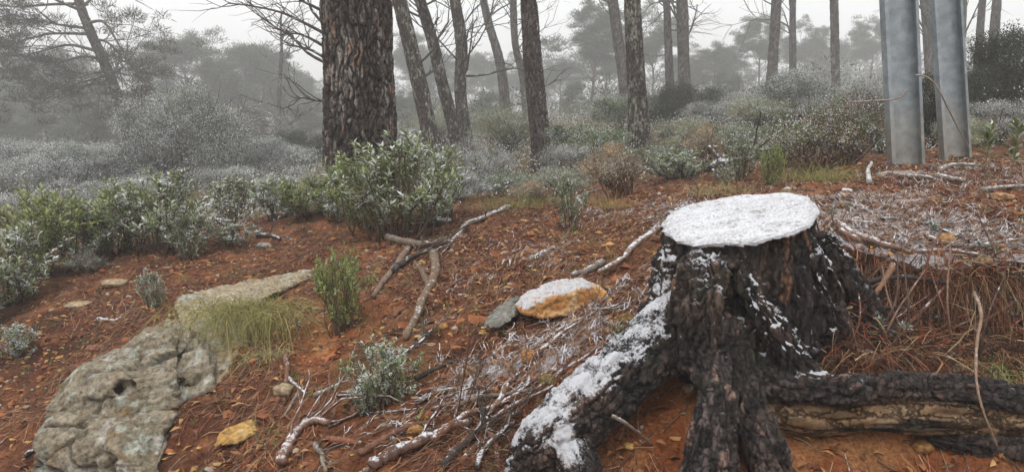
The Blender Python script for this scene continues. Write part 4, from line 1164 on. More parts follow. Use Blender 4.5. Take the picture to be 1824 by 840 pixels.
# ------------------------------------------------------------------ rocks
def rock_obj(name, hulls, h, label, cols, noise=.02, strata=0, cuts=(), snow_amt=0.0, k=.015, seed=1, cat="rock", group=None, lichen=.3, rnd=.0):
    allp = np.vstack([np.asarray(q) for q in hulls])
    f_ = Field(allp.min(0) - .05, allp.max(0) + .05, h)
    for q in hulls: f_.hull(q, k, rnd)
    for q, r in cuts: f_.chain(q, r, k, cut=True)
    V, Q, n = f_.mesh()
    n0 = n
    sd = V @ np.array([-.36, -.22, .90]) + fbm(V * 3, 2, seed) * .035        # along the bedding
    inpl = V @ np.array([[.93, 0, .37]]).T
    st = np.column_stack([inpl[:, 0] * 2.5, V[:, 1] * 2.5, sd * 40])
    a = fbm(st, 4, seed + 1)
    w1, w2, wid = worley(np.column_stack([inpl[:, 0] * 3.5, V[:, 1] * 3.5, sd * 13]) + fbm(V * 6, 3, seed + 5)[:, None] * .35, seed + 2)
    cr = (1 - sstep(0, .10, w2 - w1)) * sstep(-.1, .3, fbm(V * 6, 2, seed + 12))
    ter = (sd * 20 + fbm(V * 5, 3, seed + 11) * 1.6) % 1.0
    ter = sstep(0, .75, ter) - sstep(.85, 1, ter)
    a2 = 1 - np.abs(fbm(np.column_stack([inpl[:, 0] * 5, V[:, 1] * 5, sd * 60]), 3, seed + 21)) * 3
    d = fbm(V * 5, 3, seed + 3) * noise * .2 + np.clip(a, -.5, .5) * strata * .8 + (ter - .5) * strata * .7 + a2 * strata * .45 - cr * strata * 1.6 + (wid - .5) * strata * 2.4 * sstep(0, .06, w2 - w1) + fbm(V * 45, 3, seed + 4) * noise * .3
    cr = np.maximum(cr, (1 - sstep(0, .14, ter)) * .6 * sstep(-.2, .2, a))
    V = V + n * d[:, None]
    n = vnormals(V, Q)
    c0, c1, c2, c3 = [np.array(c_) for c_ in cols]
    col = mixc(np.broadcast_to(c0, V.shape), c1, sstep(-.3, .4, fbm(V * 10, 4, seed + 6)))
    col = mixc(col, c2, sstep(.12, .45, fbm(V * 18 + 3, 4, seed + 7)) * .85)
    col = mixc(col, c3, sstep(.2, .5, fbm(V * 13 + 9, 3, seed + 8)) * .7)
    li = sstep(.22, .34, fbm(V * 16 + 30, 4, seed + 9) + lichen * .3 - .12) * (lichen > 0)
    col = mixc(col, np.array([.36, .38, .32]), li * .75)
    col = mixc(col, np.array([.03, .026, .022]), cr * .7 * (strata > 0))
    s = np.zeros(len(V))
    if snow_amt:
        gn = vnoise(V * 60, 70) * .5 + vnoise(V * 150, 71) * .5
        s = sstep(.35, .75, n0[:, 2] - sstep(.55, 1., (V[:, 0] - V[:, 0].min()) / np.ptp(V[:, 0])) * .5) * snow_amt
        s = np.clip(s + gn * .28 * (s > .05), 0, 1)
        V = V + np.array([0, 0, 1.]) * (sstep(.4, .7, s) * .009 * (1 + .5 * gn))[:, None]
    b = np.array([V[:, 0].mean(), V[:, 1].mean(), V[:, 2].min()])
    o = link(name, mesh_data(name, V - b, Q, None, col, s, M_rock), None, b)
    return tag(o, label, cat, group)

def slab(front, thick, down=.0, sh=(0, 0, 0)):
    front = [(a, b_, d_ + sh[0] + (d_ - sh[2]) * sh[1]) for a, b_, d_ in front]
    f_ = np.array([P(*q) for q in front]); 
    return np.vstack([f_, f_ + np.array([0, thick, -thick * down])])
GREY_ROCK = [(.20, .165, .11), (.28, .24, .175), (.42, .39, .34), (.22, .145, .065)]
SHB = (.1, .45, 2.8); SHC = (-.13, 0, 0)
def block(pts):
    q = np.array([P(*p_) for p_ in pts])
    return np.vstack([q, q + [0, .25, -.18]])
rock_obj("rock_outcrop", [
    block([(60,850,2.70),(68,790,2.74),(215,850,2.60),(215,792,2.66),(72,756,2.80),(120,740,2.82),(215,750,2.74),(135,722,3.12),(232,728,3.05)]),
    block([(84,752,3.00),(200,748,2.90),(312,722,2.88),(98,705,3.04),(140,670,3.08),(230,666,2.98),(314,662,2.96),(152,648,3.36),(215,622,3.46),(305,632,3.40)]),
    block([(203,668,3.20),(316,662,3.10),(213,633,3.24),(255,600,3.28),(318,602,3.20),(264,584,3.62),(300,568,3.70),(328,582,3.62)]),
    block([(324,600,3.30),(352,600,3.28),(325,712,2.98),(350,730,2.92),(380,690,2.96),(366,630,3.14),(352,580,3.66),(324,576,3.66)]),
    block([(205,850,2.56),(275,850,2.48),(195,797,2.64),(275,797,2.62),(200,754,2.76),(308,738,2.80),(300,782,2.72),(230,738,3.0),(312,724,3.06)]),
], .0072, "big layered grey rock with pale lichen sticking out of the bank at lower left", GREY_ROCK, .016, .013,
    cuts=[chain3([(205,690,3.0,7),(228,688,2.96,10),(248,684,3.0,5)]), chain3([(321,600,3.24,3),(319,680,3.0,5),(321,725,2.86,7)]), chain3([(90,754,2.9,5),(200,750,2.80,7),(312,726,2.84,6)])],
    seed=3, lichen=.1, k=.005)
rock_obj("rock_slab", [
    slab([(318,545,3.42),(318,532,3.52),(360,522,3.6),(440,508,3.68),(545,487,3.86),(556,494,3.80),(520,510,3.62),(440,535,3.44),(400,560,3.30)], .25, .05, SHB),
    slab([(345,545,3.36),(400,545,3.3),(440,540,3.34),(430,620,3.08),(400,680,2.92),(375,720,2.80),(352,700,2.86),(345,600,3.1)], .30, .1, SHB),
    slab([(312,548,3.4),(318,530,3.5),(345,530,3.5),(350,590,3.2),(322,600,3.18)], .25, .1, SHB),
], .0085, "pale tan rock slab running up to the right behind the yellowish grass tuft", [(.30, .24, .15), (.38, .31, .21), (.48, .44, .36), (.33, .22, .10)], .022, .006, seed=23, lichen=.25)
rock_obj("stone", [[P(*q) for q in [(916,546,2.80),(930,558,2.76),(960,566,2.75),(1012,562,2.76),(1056,547,2.79),(1083,522,2.86),(1070,508,2.92),(1040,516,2.80),(985,530,2.78),(935,534,2.80),
    (935,526,2.92),(975,506,3.0),(1035,496,3.04),(1060,540,3.0),(950,550,3.0)]]],
    .006, "flat orange stone with a thick cap of snow left of the stump", [(.42, .19, .06), (.50, .25, .08), (.55, .36, .18), (.30, .13, .05)], .014, .004, snow_amt=.60, k=.004, seed=40, lichen=0)
rock_obj("stone", [slab([(858,585,2.84),(868,566,2.94),(905,540,3.02),(925,530,3.06),(928,556,2.96),(905,576,2.84),(880,586,2.78)], .08, .0, SHC)],
    .006, "bare grey stone wedged against the snow capped orange stone", [(.17, .165, .14), (.23, .22, .19), (.30, .29, .26), (.15, .14, .10)], .008, .003, seed=44, lichen=.0)
rock_obj("stone", [slab([(378,795,2.56),(392,768,2.62),(440,748,2.68),(495,730,2.78),(510,742,2.72),(470,765,2.62),(420,790,2.52)], .1, .3, (-.06, 0, 0))],
    .007, "flat ochre yellow stone bedded in the soil right of the big grey rock", [(.42, .24, .07), (.50, .31, .11), (.50, .36, .18), (.30, .17, .06)], .012, .003, seed=47, lichen=0)
rock_obj("stone", [slab([(1560,320,4.6),(1575,308,4.7),(1650,302,4.75),(1668,312,4.6),(1600,324,4.5)], .12, .0)],
    .012, "low flat stone lying at the foot of the taller metal post", [(.28, .24, .19), (.36, .31, .25), (.42, .38, .33), (.25, .18, .11)], .01, .003, snow_amt=.35, seed=50, lichen=0)

def small_stone(px, py, rpx, label, c, seed, squash=.7, snow=0., D=None):
    b = G(px, py, D)
    r = rpx * b[1] / F
    n, m = 20, 14
    th = np.linspace(0, 2 * math.pi, n, endpoint=False); ph = np.linspace(0.0, math.pi, m)
    v = np.stack([np.sin(ph)[:, None] * np.cos(th)[None], np.sin(ph)[:, None] * np.sin(th)[None], np.cos(ph)[:, None] + 0 * th[None]], -1).reshape(-1, 3)
    q = np.sign(v) * np.abs(v) ** .8
    dd = 1 + .28 * fbm(v * 1.3 + seed * 3.1, 3, seed) + .1 * fbm(v * 4 + seed, 3, seed + 1)
    w1, w2, wi = worley(v * 1.3 + seed, seed)
    dd = dd - (w2 - w1) * .0 - np.clip(wi - .6, 0, 1) * .3
    V_ = q * dd[:, None] * r * np.array([1.15, .9, squash])
    i = np.arange(m - 1)[:, None] * n; j = np.arange(n)[None]; j2 = (j + 1) % n
    Q_ = np.stack([i + j, i + n + j, i + n + j2, i + j2], -1).reshape(-1, 4)
    col = mixc(np.broadcast_to(np.array(c), V_.shape), np.array(c) * .6, sstep(-.2, .4, fbm(v * 4, 3, seed + 5)))
    s = sstep(.5, .9, v[:, 2]) * snow
    o = link("stone", mesh_data("stone", V_, Q_, None, col, s, M_rock), None, b + np.array([0, 0, r * squash * .45]))
    return tag(o, label, "stone", "small stones lying on the bank")
OC, TN_, GY_ = (.46, .24, .08), (.42, .32, .20), (.34, .31, .27)
for a in [(1118,578,17,"brown stone tucked under twigs between the orange stone and the stump",(.27,.16,.06),1,.8,0),(1508,366,12,"upright orange brown stone with snow on top behind the stump",(.33,.16,.07),2,1.3,.9,3.75),
          (1463,638,12,"small bright orange stone beside the black root right of the stump",(.50,.27,.08),3,.8,0),(1545,645,20,"snow capped beige stone sitting above the black root",TN_,4,.7,.9),
          (1228,690,11,"pale angular stone in the bare soil between the roots",TN_,5,.8,0,2.2),(940,640,12,"small orange stone with pointed tip among snowy twigs",(.50,.25,.10),6,1.1,.3),(830,668,10,"orange brown stone among snowy twigs above the frosted shrub",OC,7,.8,0),
          (975,684,15,"olive brown stone half hidden beneath snowy twigs",(.26,.19,.07),8,.7,0),(738,770,14,"yellow stone just right of the frosted shrub base",OC,9,.9,.3),(722,806,13,"ochre stone with snow resting against a fallen branch",(.40,.26,.09),10,.8,.4),
          (505,700,17,"rounded mossy tan stone left of the short broken stick",TN_,11,.7,0),(1685,435,13,"upright orange stone poking through the snowy ledge",(.50,.28,.12),12,1.1,0),(1752,470,12,"brown stone at the lip of the snowy ledge",(.34,.22,.12),13,.9,.3),
          (1708,662,11,"tan stone lying above the black root near the right edge",TN_,14,.8,0),(1785,355,17,"flat orange stone on the slope below the far right seedling",(.42,.24,.12),15,.45,.2),(1598,390,14,"flat brown stone on the soil behind the snowy ledge",(.30,.17,.10),16,.4,0),
          (1400,368,10,"small stone with snow peeking over the far edge of the stump",(.36,.24,.14),17,.8,.6,4.3),(205,508,20,"flat beige stone at the foot of the leafy shrubs on the left",TN_,18,.35,.2),(140,545,20,"long pale flat stone on the left slope",TN_,19,.3,.1),
          (470,440,10,"small pale stone on the red soil near the low broken stump",GY_,20,.6,.3),(790,585,8,"lone small ochre stone on bare soil in mid slope",OC,21,.7,0),(1120,800,10,"yellow stone under the snow covered root",(.52,.33,.10),22,.6,0),
          (1490,800,14,"soil caked stone in the cut bank below the tan root",(.36,.18,.07),23,.8,0,2.14),(1640,825,18,"orange lump of stone at the bottom of the cut bank",(.40,.20,.07),24,.7,0,2.10),(1585,628,9,"little round stone under the bank twigs",TN_,25,.8,.2),
          (165,625,10,"reddish stone at the upper left shoulder of the grey rock",(.30,.14,.09),26,.7,0),(1800,780,13,"brown stone near the lower right corner",(.36,.19,.09),27,.8,0,2.12)]:
    small_stone(*a[:8], **({"D": a[8]} if len(a) > 8 else {}))

# ------------------------------------------------------------------ metal posts
M_zinc = solid_mat("galvanised_steel", rough=.5, var=.28, scale=14, bump=.12, bump_dist=.001, snow_attr=False, spec=.45, metallic=.55)
def steel_post(xb, yb, xt, wpx, D, H, label):
    b = G(xb, yb, D); t = P(xt, 0, D)
    w = wpx * D / F; dep = .06; lip = w * .11; tk = .006
    prof = [(-w/2 + lip, 0), (-w/2, 0), (-w/2, dep), (w/2, dep), (w/2, 0), (w/2 - lip*.8, 0), (w/2 - lip*.8, tk), (w/2 - tk, tk), (w/2 - tk, dep - tk), (-w/2 + tk, dep - tk), (-w/2 + tk, tk), (-w/2 + lip, tk)]
    import bmesh
    d = (t - b) / np.linalg.norm(t - b)
    a = Acc(); n = len(prof); nz_ = 60
    yaw = .10
    zs = np.linspace(-.15, H, nz_)
    V_ = []
    for z in zs:
        for x, y in prof:
            V_.append(np.array([x * math.cos(yaw) - y * math.sin(yaw), x * math.sin(yaw) + y * math.cos(yaw), 0]) + d * z)
    V_ = np.array(V_)
    i = np.arange(nz_ - 1)[:, None] * n; j = np.arange(n)[None]; j2 = (j + 1) % n
    Q_ = np.stack([i + j, i + n + j, i + n + j2, i + j2], -1).reshape(-1, 4)
    Q_ = np.vstack([Q_, np.array([[0,1,10,11],[1,2,9,10],[2,3,8,9],[3,4,7,8],[4,5,6,7]]) + (nz_ - 1) * n])
    zz = V_[:, 2]
    dirt = sstep(.55, .0, zz + .12 * vnoise(V_ * 9, 3)) * .6
    col = mixc(np.broadcast_to(np.array([.27, .31, .33]), V_.shape) * (1 + .10 * vnoise(V_ * np.array([6, 6, 2]), 5))[:, None], np.array([.33, .30, .24]), dirt)
    o = link("metal_post", mesh_data("metal_post", V_, Q_, None, col, None, M_zinc, smooth=False), None, b)
    return tag(o, label, "post")
steel_post(1619, 300, 1606, 62, 4.95, 3.4, "taller nearer galvanised steel channel post with dirty foot")
steel_post(1707, 290, 1690, 52, 5.35, 3.4, "galvanised steel channel post on the right, set slightly further back")

# ------------------------------------------------------------------ shrubs
LEAFG = [(.235, .28, .12), (.26, .305, .11)]
leafy = [(leafy_shrub(.62, .66, 26, 6, 10, .048, .0135, c_, .06), M_leaf) for c_ in LEAFG]
leafy += [(leafy_shrub(.62, .62, 16, 6, 11, .054, .016, (.22, .25, .12), .06), M_leaf)]
LP = []
LG = "frosted green leafy shrubs"
def proto_shrub(name, pair, wm, lm, h0, w0, lname="leaves"):
    r = plant_object(name, pair[0], pair[1], wm, lm, lname)
    return {"r": r, "h": h0, "w": w0, "used": False}
PR = {
 "leafy": proto_shrub("leafy_shrub", leafy[0][0], M_branch, M_leaf, .62, .62),
 "leafy2": proto_shrub("leafy_shrub", leafy[1][0], M_branch, M_leaf_clean, .62, .62),
 "leafy3": proto_shrub("leafy_shrub", leafy[2][0], M_branch, M_leaf, .62, .62),
 "frost": proto_shrub("frosted_shrub", bushy(1.0, 1.2, 13, 22000, .020, .008, [(.17, .185, .12), (.25, .25, .20), (.15, .165, .09)], 26), M_branch, M_frost, 1.0, 1.2),
 "frost2": proto_shrub("frosted_shrub", bushy(1.0, 1.3, 16, 26000, .018, .007, [(.20, .21, .155), (.32, .32, .28)], 34, open_=.5), M_branch, M_frost, 1.0, 1.3),
 "green": proto_shrub("green_shrub", bushy(1.0, 1.3, 16, 22000, .026, .010, [(.13, .165, .065), (.10, .135, .05), (.17, .20, .085)], 20), M_branch, M_leaf, 1.0, 1.3),
 "dark": proto_shrub("dark_bush", bushy(1.5, 2.0, 20, 34000, .032, .018, [(.035, .045, .022), (.05, .06, .03)], 30, open_=.35), M_branch, M_leaf_clean, 1.5, 2.0),
 "oak": proto_shrub("frosted_bush", bushy(2.0, 3.0, 34, 80000, .032, .016, [(.08, .10, .055), (.15, .165, .11), (.24, .25, .20)], 44, open_=.45), M_branch, M_frost, 2.0, 3.0),
 "olive": proto_shrub("olive_shrub", bushy(1.0, 1.2, 14, 19000, .036, .006, [(.21, .225, .11), (.28, .265, .14), (.17, .195, .08)], 30, open_=.3, sliver=True), M_branch, M_leaf, 1.0, 1.2),
 "dry": proto_shrub("dry_shrub", bushy(.8, .9, 9, 5200, .05, .005, [(.42, .31, .19), (.34, .26, .16), (.32, .28, .21)], 46, (.14, .075, .045), open_=.2, sliver=True), M_branch, M_grass, .8, .9),
 "brown": proto_shrub("brown_leaved_shrub", bushy(.9, 1.2, 14, 9000, .022, .012, [(.22, .16, .09), (.17, .19, .08), (.28, .22, .13), (.14, .16, .065)], 50, (.12, .07, .045), open_=.35), M_branch, M_leaf, .9, 1.2),
}
def shrub(kind, px, D, hpx, wpx, label, group=None, py=None):
    p = PR[kind]; D = W(D)
    b = G(px, py if py else 350, D)
    s = (wpx * D / F / p["w"], wpx * D / F / p["w"], hpx * D / F / p["h"])
    if not p["used"]:
        p["used"] = True; o = p["r"]; o.location = b - [0, 0, .02]; o.scale = s; o.rotation_euler = (0, 0, rng.random() * 6.28)
        o["label"] = label
    else: o = copy_tree(p["r"], b - [0, 0, .02], rng.random() * 6.28, s, label)
    o["category"] = "shrub"
    if group: o["group"] = group
    elif "group" in o: del o["group"]
    return o
for a in [
 ("leafy",20,5.0,130,165,"frosted leafy shrub at the left edge, nearest the camera in its row",LG,560),("leafy2",72,5.6,150,180,"leafy shrub second from the left edge with greener crown",LG,520),
 ("leafy",150,5.8,100,160,"low frosted leafy shrub above purplish twigs",LG,490),("leafy2",212,6.0,120,165,"rounded leafy shrub third from the left beside the tallest one",LG,470),
 ("leafy",285,5.7,130,180,"tallest frosted leafy shrub left of the low broken stump",LG,465),("leafy3",345,5.5,85,90,"thin leafy shrub growing in front of the low broken stump",LG,465),
 ("leafy",-50,4.6,140,160,"leafy shrub cut off by the left edge",LG,600),("leafy3",25,4.1,65,90,"sparse snow tipped plant at the left edge below the shrub row",LG,650),
 ("leafy",712,5.1,165,215,"large frosted leafy shrub in front of the massive trunk",LG,440),("leafy2",668,5.6,135,150,"green leafy shrub leaning against the foot of the massive trunk",LG,420),
 ("leafy",775,5.7,120,130,"right shoulder shrub joined to the large leafy shrub",LG,410),("leafy2",560,6.6,70,130,"low green leafy shrub at the left foot of the massive trunk",LG,400),
 ("leafy3",500,7.0,70,130,"frosted leafy shrub on the crest left of the massive trunk",LG,400),("leafy3",425,7.4,80,120,"whitened leafy shrub behind the low broken stump",LG,395),
 ("leafy3",610,6.3,60,100,"small leafy shrub in front of the massive trunk base",LG,405),
 ("leafy2",612,3.3,145,105,"upright green leafy shrub standing alone on the red slope",LG,585),("leafy3",272,4.4,70,55,"small snow tipped plant alone above the grey rock",LG,545),
 ("leafy",682,2.46,120,125,"dense snow dusted leafy shrub in the lower middle foreground",LG,740),("leafy3",420,5.9,40,90,"small frosted seedling right of the low broken stump",LG,440),
 ("leafy3",650,2.46,60,60,"low green sprout joined to the snow dusted foreground shrub",LG,770),
 ("leafy3",1016,4.55,90,62,"little dark stemmed shrub with frosted leaves on the crest",LG,425),("leafy2",1376,4.9,80,45,"large leaved green seedling beside the fallen dark branch",LG,335),
 ("leafy3",1290,5.2,35,40,"tiny frosted seedling behind the stump",LG,345),("leafy3",1320,5.6,70,70,"frosted leafy shrub beneath the snowy arching twig",LG,330),
 ("dry",1110,5.7,125,160,"dry orange twiggy bush in front of the lichen speckled trunk",None,355),("dry",960,6.2,55,120,"low dry yellowish bush on the crest",None,375),("dry",1265,7.2,100,110,"rusty feathery bush left of the fallen dark branch",None,310),
 ("brown",1455,5.3,150,210,"brown leaved branching shrub left of the taller metal post",None,310),("brown",1510,5.6,165,150,"tall brown leaved shrub touching the taller metal post",None,305),("brown",1400,5.9,80,120,"low brown leaved shrub above the green seedling",None,310),
 ("oak",330,13.0,215,250,"big round frosted bush at left centre behind the leafy shrubs",None,330),
 ("oak",1425,11.0,120,200,"wide dark frosted bush beneath the paired grey trunks",None,230),("dark",1660,7.6,165,130,"tall dark green bush between the two metal posts",None,270),
 ("dark",1820,9.0,190,190,"dark evergreen bush at the right edge with sky glimmering through",None,250),("dark",1745,9.0,120,120,"shaded evergreen bush right of the metal posts",None,250),
 ("frost",1770,7.4,90,170,"pale frosted shrub right of the posts under the evergreen bush",None,260),("olive",1710,6.6,80,120,"olive shrub behind the right metal post",None,280),
 ("green",1050,9.0,120,190,"green topped shrub between the reddish trunk and the lichen speckled trunk","shrubs of the middle distance",300),
 ("dark",1165,13,75,90,"small dark bush just right of the lichen speckled trunk","shrubs of the middle distance",260),("dark",1232,14,95,130,"dark bush below the pine with limbs sweeping upward","shrubs of the middle distance",240),
 ("frost",1010,8.0,90,130,"grey frosted shrub right of the reddish trunk foot","shrubs of the middle distance",310),("frost2",860,8.6,105,170,"grey frosted shrub between the flaky trunk and the reddish trunk","shrubs of the middle distance",320),
 ("frost2",790,9.4,70,110,"frosted shrub at the foot of the snow speckled trunk","shrubs of the middle distance",320),("olive",905,12,100,160,"olive shrub rising behind the grey frosted one","shrubs of the middle distance",290),
 ("olive",1000,6.7,65,130,"yellow green bush on the crest behind the dark stemmed shrublet","shrubs of the middle distance",350),("green",910,7.3,60,150,"low green shrub left of the reddish trunk foot","shrubs of the middle distance",350),
 ("frost",820,7.0,60,130,"whitened low shrub right of the large leafy shrub","shrubs of the middle distance",360),("green",1180,7.4,75,120,"green shrub to the right of the dry orange bush","shrubs of the middle distance",330),
 ("olive",1225,9.5,85,150,"pale olive shrub behind the rusty feathery bush","shrubs of the middle distance",290),("leafy",1215,6.5,50,120,"frosted ground shrub between dry orange and rusty bushes","shrubs of the middle distance",335),
 ("green",1310,8.5,85,150,"green frosted shrub left of the brown leaved shrubs","shrubs of the middle distance",290),("olive",1350,10.5,80,160,"dusty olive shrub under the wide dark bush","shrubs of the middle distance",260),
 ("frost2",1290,13,70,160,"white frosted shrub beyond the green one","shrubs of the middle distance",240),("frost",1550,9.5,90,130,"frosted shrub against the left side of the taller metal post","shrubs of the middle distance",250),
 ("green",1565,7.5,70,90,"greenish shrub tucked behind the taller metal post","shrubs of the middle distance",280),("frost2",1480,9.0,95,160,"pale twiggy shrub above the brown leaved shrubs","shrubs of the middle distance",250),
 ("frost",730,12,80,140,"frosted shrub right behind the massive trunk","shrubs of the middle distance",320),("dark",545,15,95,110,"small dark bush left of the massive trunk in the mist","shrubs of the middle distance",320),
 ("oak",470,14,85,200,"frosted low thicket between the round bush and massive trunk","shrubs of the middle distance",330),("oak",150,13,115,260,"grey frosted thicket under the leaning pine","shrubs of the middle distance",340),
 ("oak",30,14,130,240,"grey frosted thicket by the left edge","shrubs of the middle distance",340),("frost",420,10,70,170,"whitish shrub on the slope below the round bush","shrubs of the middle distance",370),
 ("frost2",90,9.0,80,200,"dense white frosted shrub behind the left leafy row","shrubs of the middle distance",390),("frost",230,9.5,75,200,"frosted twigs behind the tallest left leafy shrub","shrubs of the middle distance",390),
 ("frost2",520,9.5,75,150,"white frosted shrub peeking over the crest","shrubs of the middle distance",370),("dark",250,17,70,150,"dark bush at the foot of the leaning pine","shrubs of the middle distance",330),
 ("green",1110,13,80,150,"green shrub behind the lichen speckled trunk","shrubs of the middle distance",260),("olive",800,15,80,140,"olive bush behind the crooked and flaky trunks","shrubs of the middle distance",280),
 ("brown",150,5.5,60,90,"purplish bare twigged shrub among the left leafy row",None,480),
]:
    shrub(a[0], a[1], a[2], a[3], a[4], a[5], a[6], a[7])
for k_, p in PR.items():
    if not p["used"]: print("UNUSED PROTO", k_)

# undergrowth: low mixed cover between the shrubs, beyond counting
ug = Acc()
n = 100000
y = 6 + 34 * rng.random(n) ** 1.6; x = rng.uniform(-.85, .85, n) * (y + 2)
keep = (y > 6.6 + .05 * x) | ((x < -2) & (y > 5.6))
x, y = x[keep], y[keep]
z = tz(x, y); hh_ = np.abs(fbm(np.column_stack([x, y, 0 * x]) * .9, 3, 5)) * (.5 + .03 * y) + .10
p = np.column_stack([x, y, z + rng.random(len(x)) * hh_])
cols_ = np.array([(.16, .18, .09), (.22, .21, .12), (.13, .15, .07), (.28, .24, .17), (.34, .33, .28)])
leaves(ug, p, rng.normal(size=p.shape) + [0, 0, .8], rng.normal(size=p.shape) + [0, 0, 1.], (.018 + .0022 * y), (.007 + .0008 * y), cols_[rng.integers(0, 5, len(p))] * (1 + .25 * rng.normal(size=(len(p), 1))))
tag(acc_obj("undergrowth", ug, M_frost), "low frosted undergrowth filling gaps between shrubs", None, None, "stuff")
# ------------------------------------------------------------------ fallen branches, twigs
def stick(pts, rpx, label, cat="branch", mat=None, col=(.16, .12, .09), group=None, lift=None, side=0, name="fallen_branch", up=.004, n=None, taper=.55, seg=9):
    """pts: photo positions (px, py) lying on the ground, or (px, py, D) held in the air"""
    q = []
    for t in pts:
        if len(t) == 2:
            g = G(t[0], t[1]); q.append(g + [0, 0, rpx * g[1] / F * .8 + up])
        else: q.append(P(*t))
    q = np.array(q); D = q[:, 1].mean(); r = rpx * D / F
    n = n or max(10, len(pts) * 7)
    c_ = catmull(q, n)
    c_ += np.cumsum(rng.normal(size=c_.shape), 0) * r * .10
    a = Acc()
    rad = np.linspace(r, r * taper, n) * (1 + .10 * rng.normal(size=n))
    colv = np.asarray(col)
    tube(a, c_, rad, seg, colv, rough=.06)
    b = c_[0]
    V, Q, T, C = a.arrays()
    C = C * (1 + .35 * fbm(V * np.array([30, 30, 30]), 3, 4))[:, None]
    root = link(name, mesh_data(name, V - b, Q, T, C, None, mat or M_wood), None, b)
    if side:
        s = Acc(); tips = []
        for k in range(side):
            i = rng.integers(n // 4, n)
            dd = c_[i] - c_[i - 1]; dd /= max(np.linalg.norm(dd), 1e-6)
            branch(s, c_[i], dd + runit(1)[0] * .8 + [0, 0, .15], r * (9 + 9 * rng.random()), r * .3, 1, tips, col, 0, (1, 3), .6, .2)
        V, Q, T, C = s.arrays(); link("side_twig", mesh_data("side_twig", V - b, Q, T, C, None, mat or M_wood), root)
    return tag(root, label, cat, group)
RB = (.17, .085, .055); GB = (.20, .165, .13); DB = (.06, .048, .04)
FB = "fallen branches on the bank"
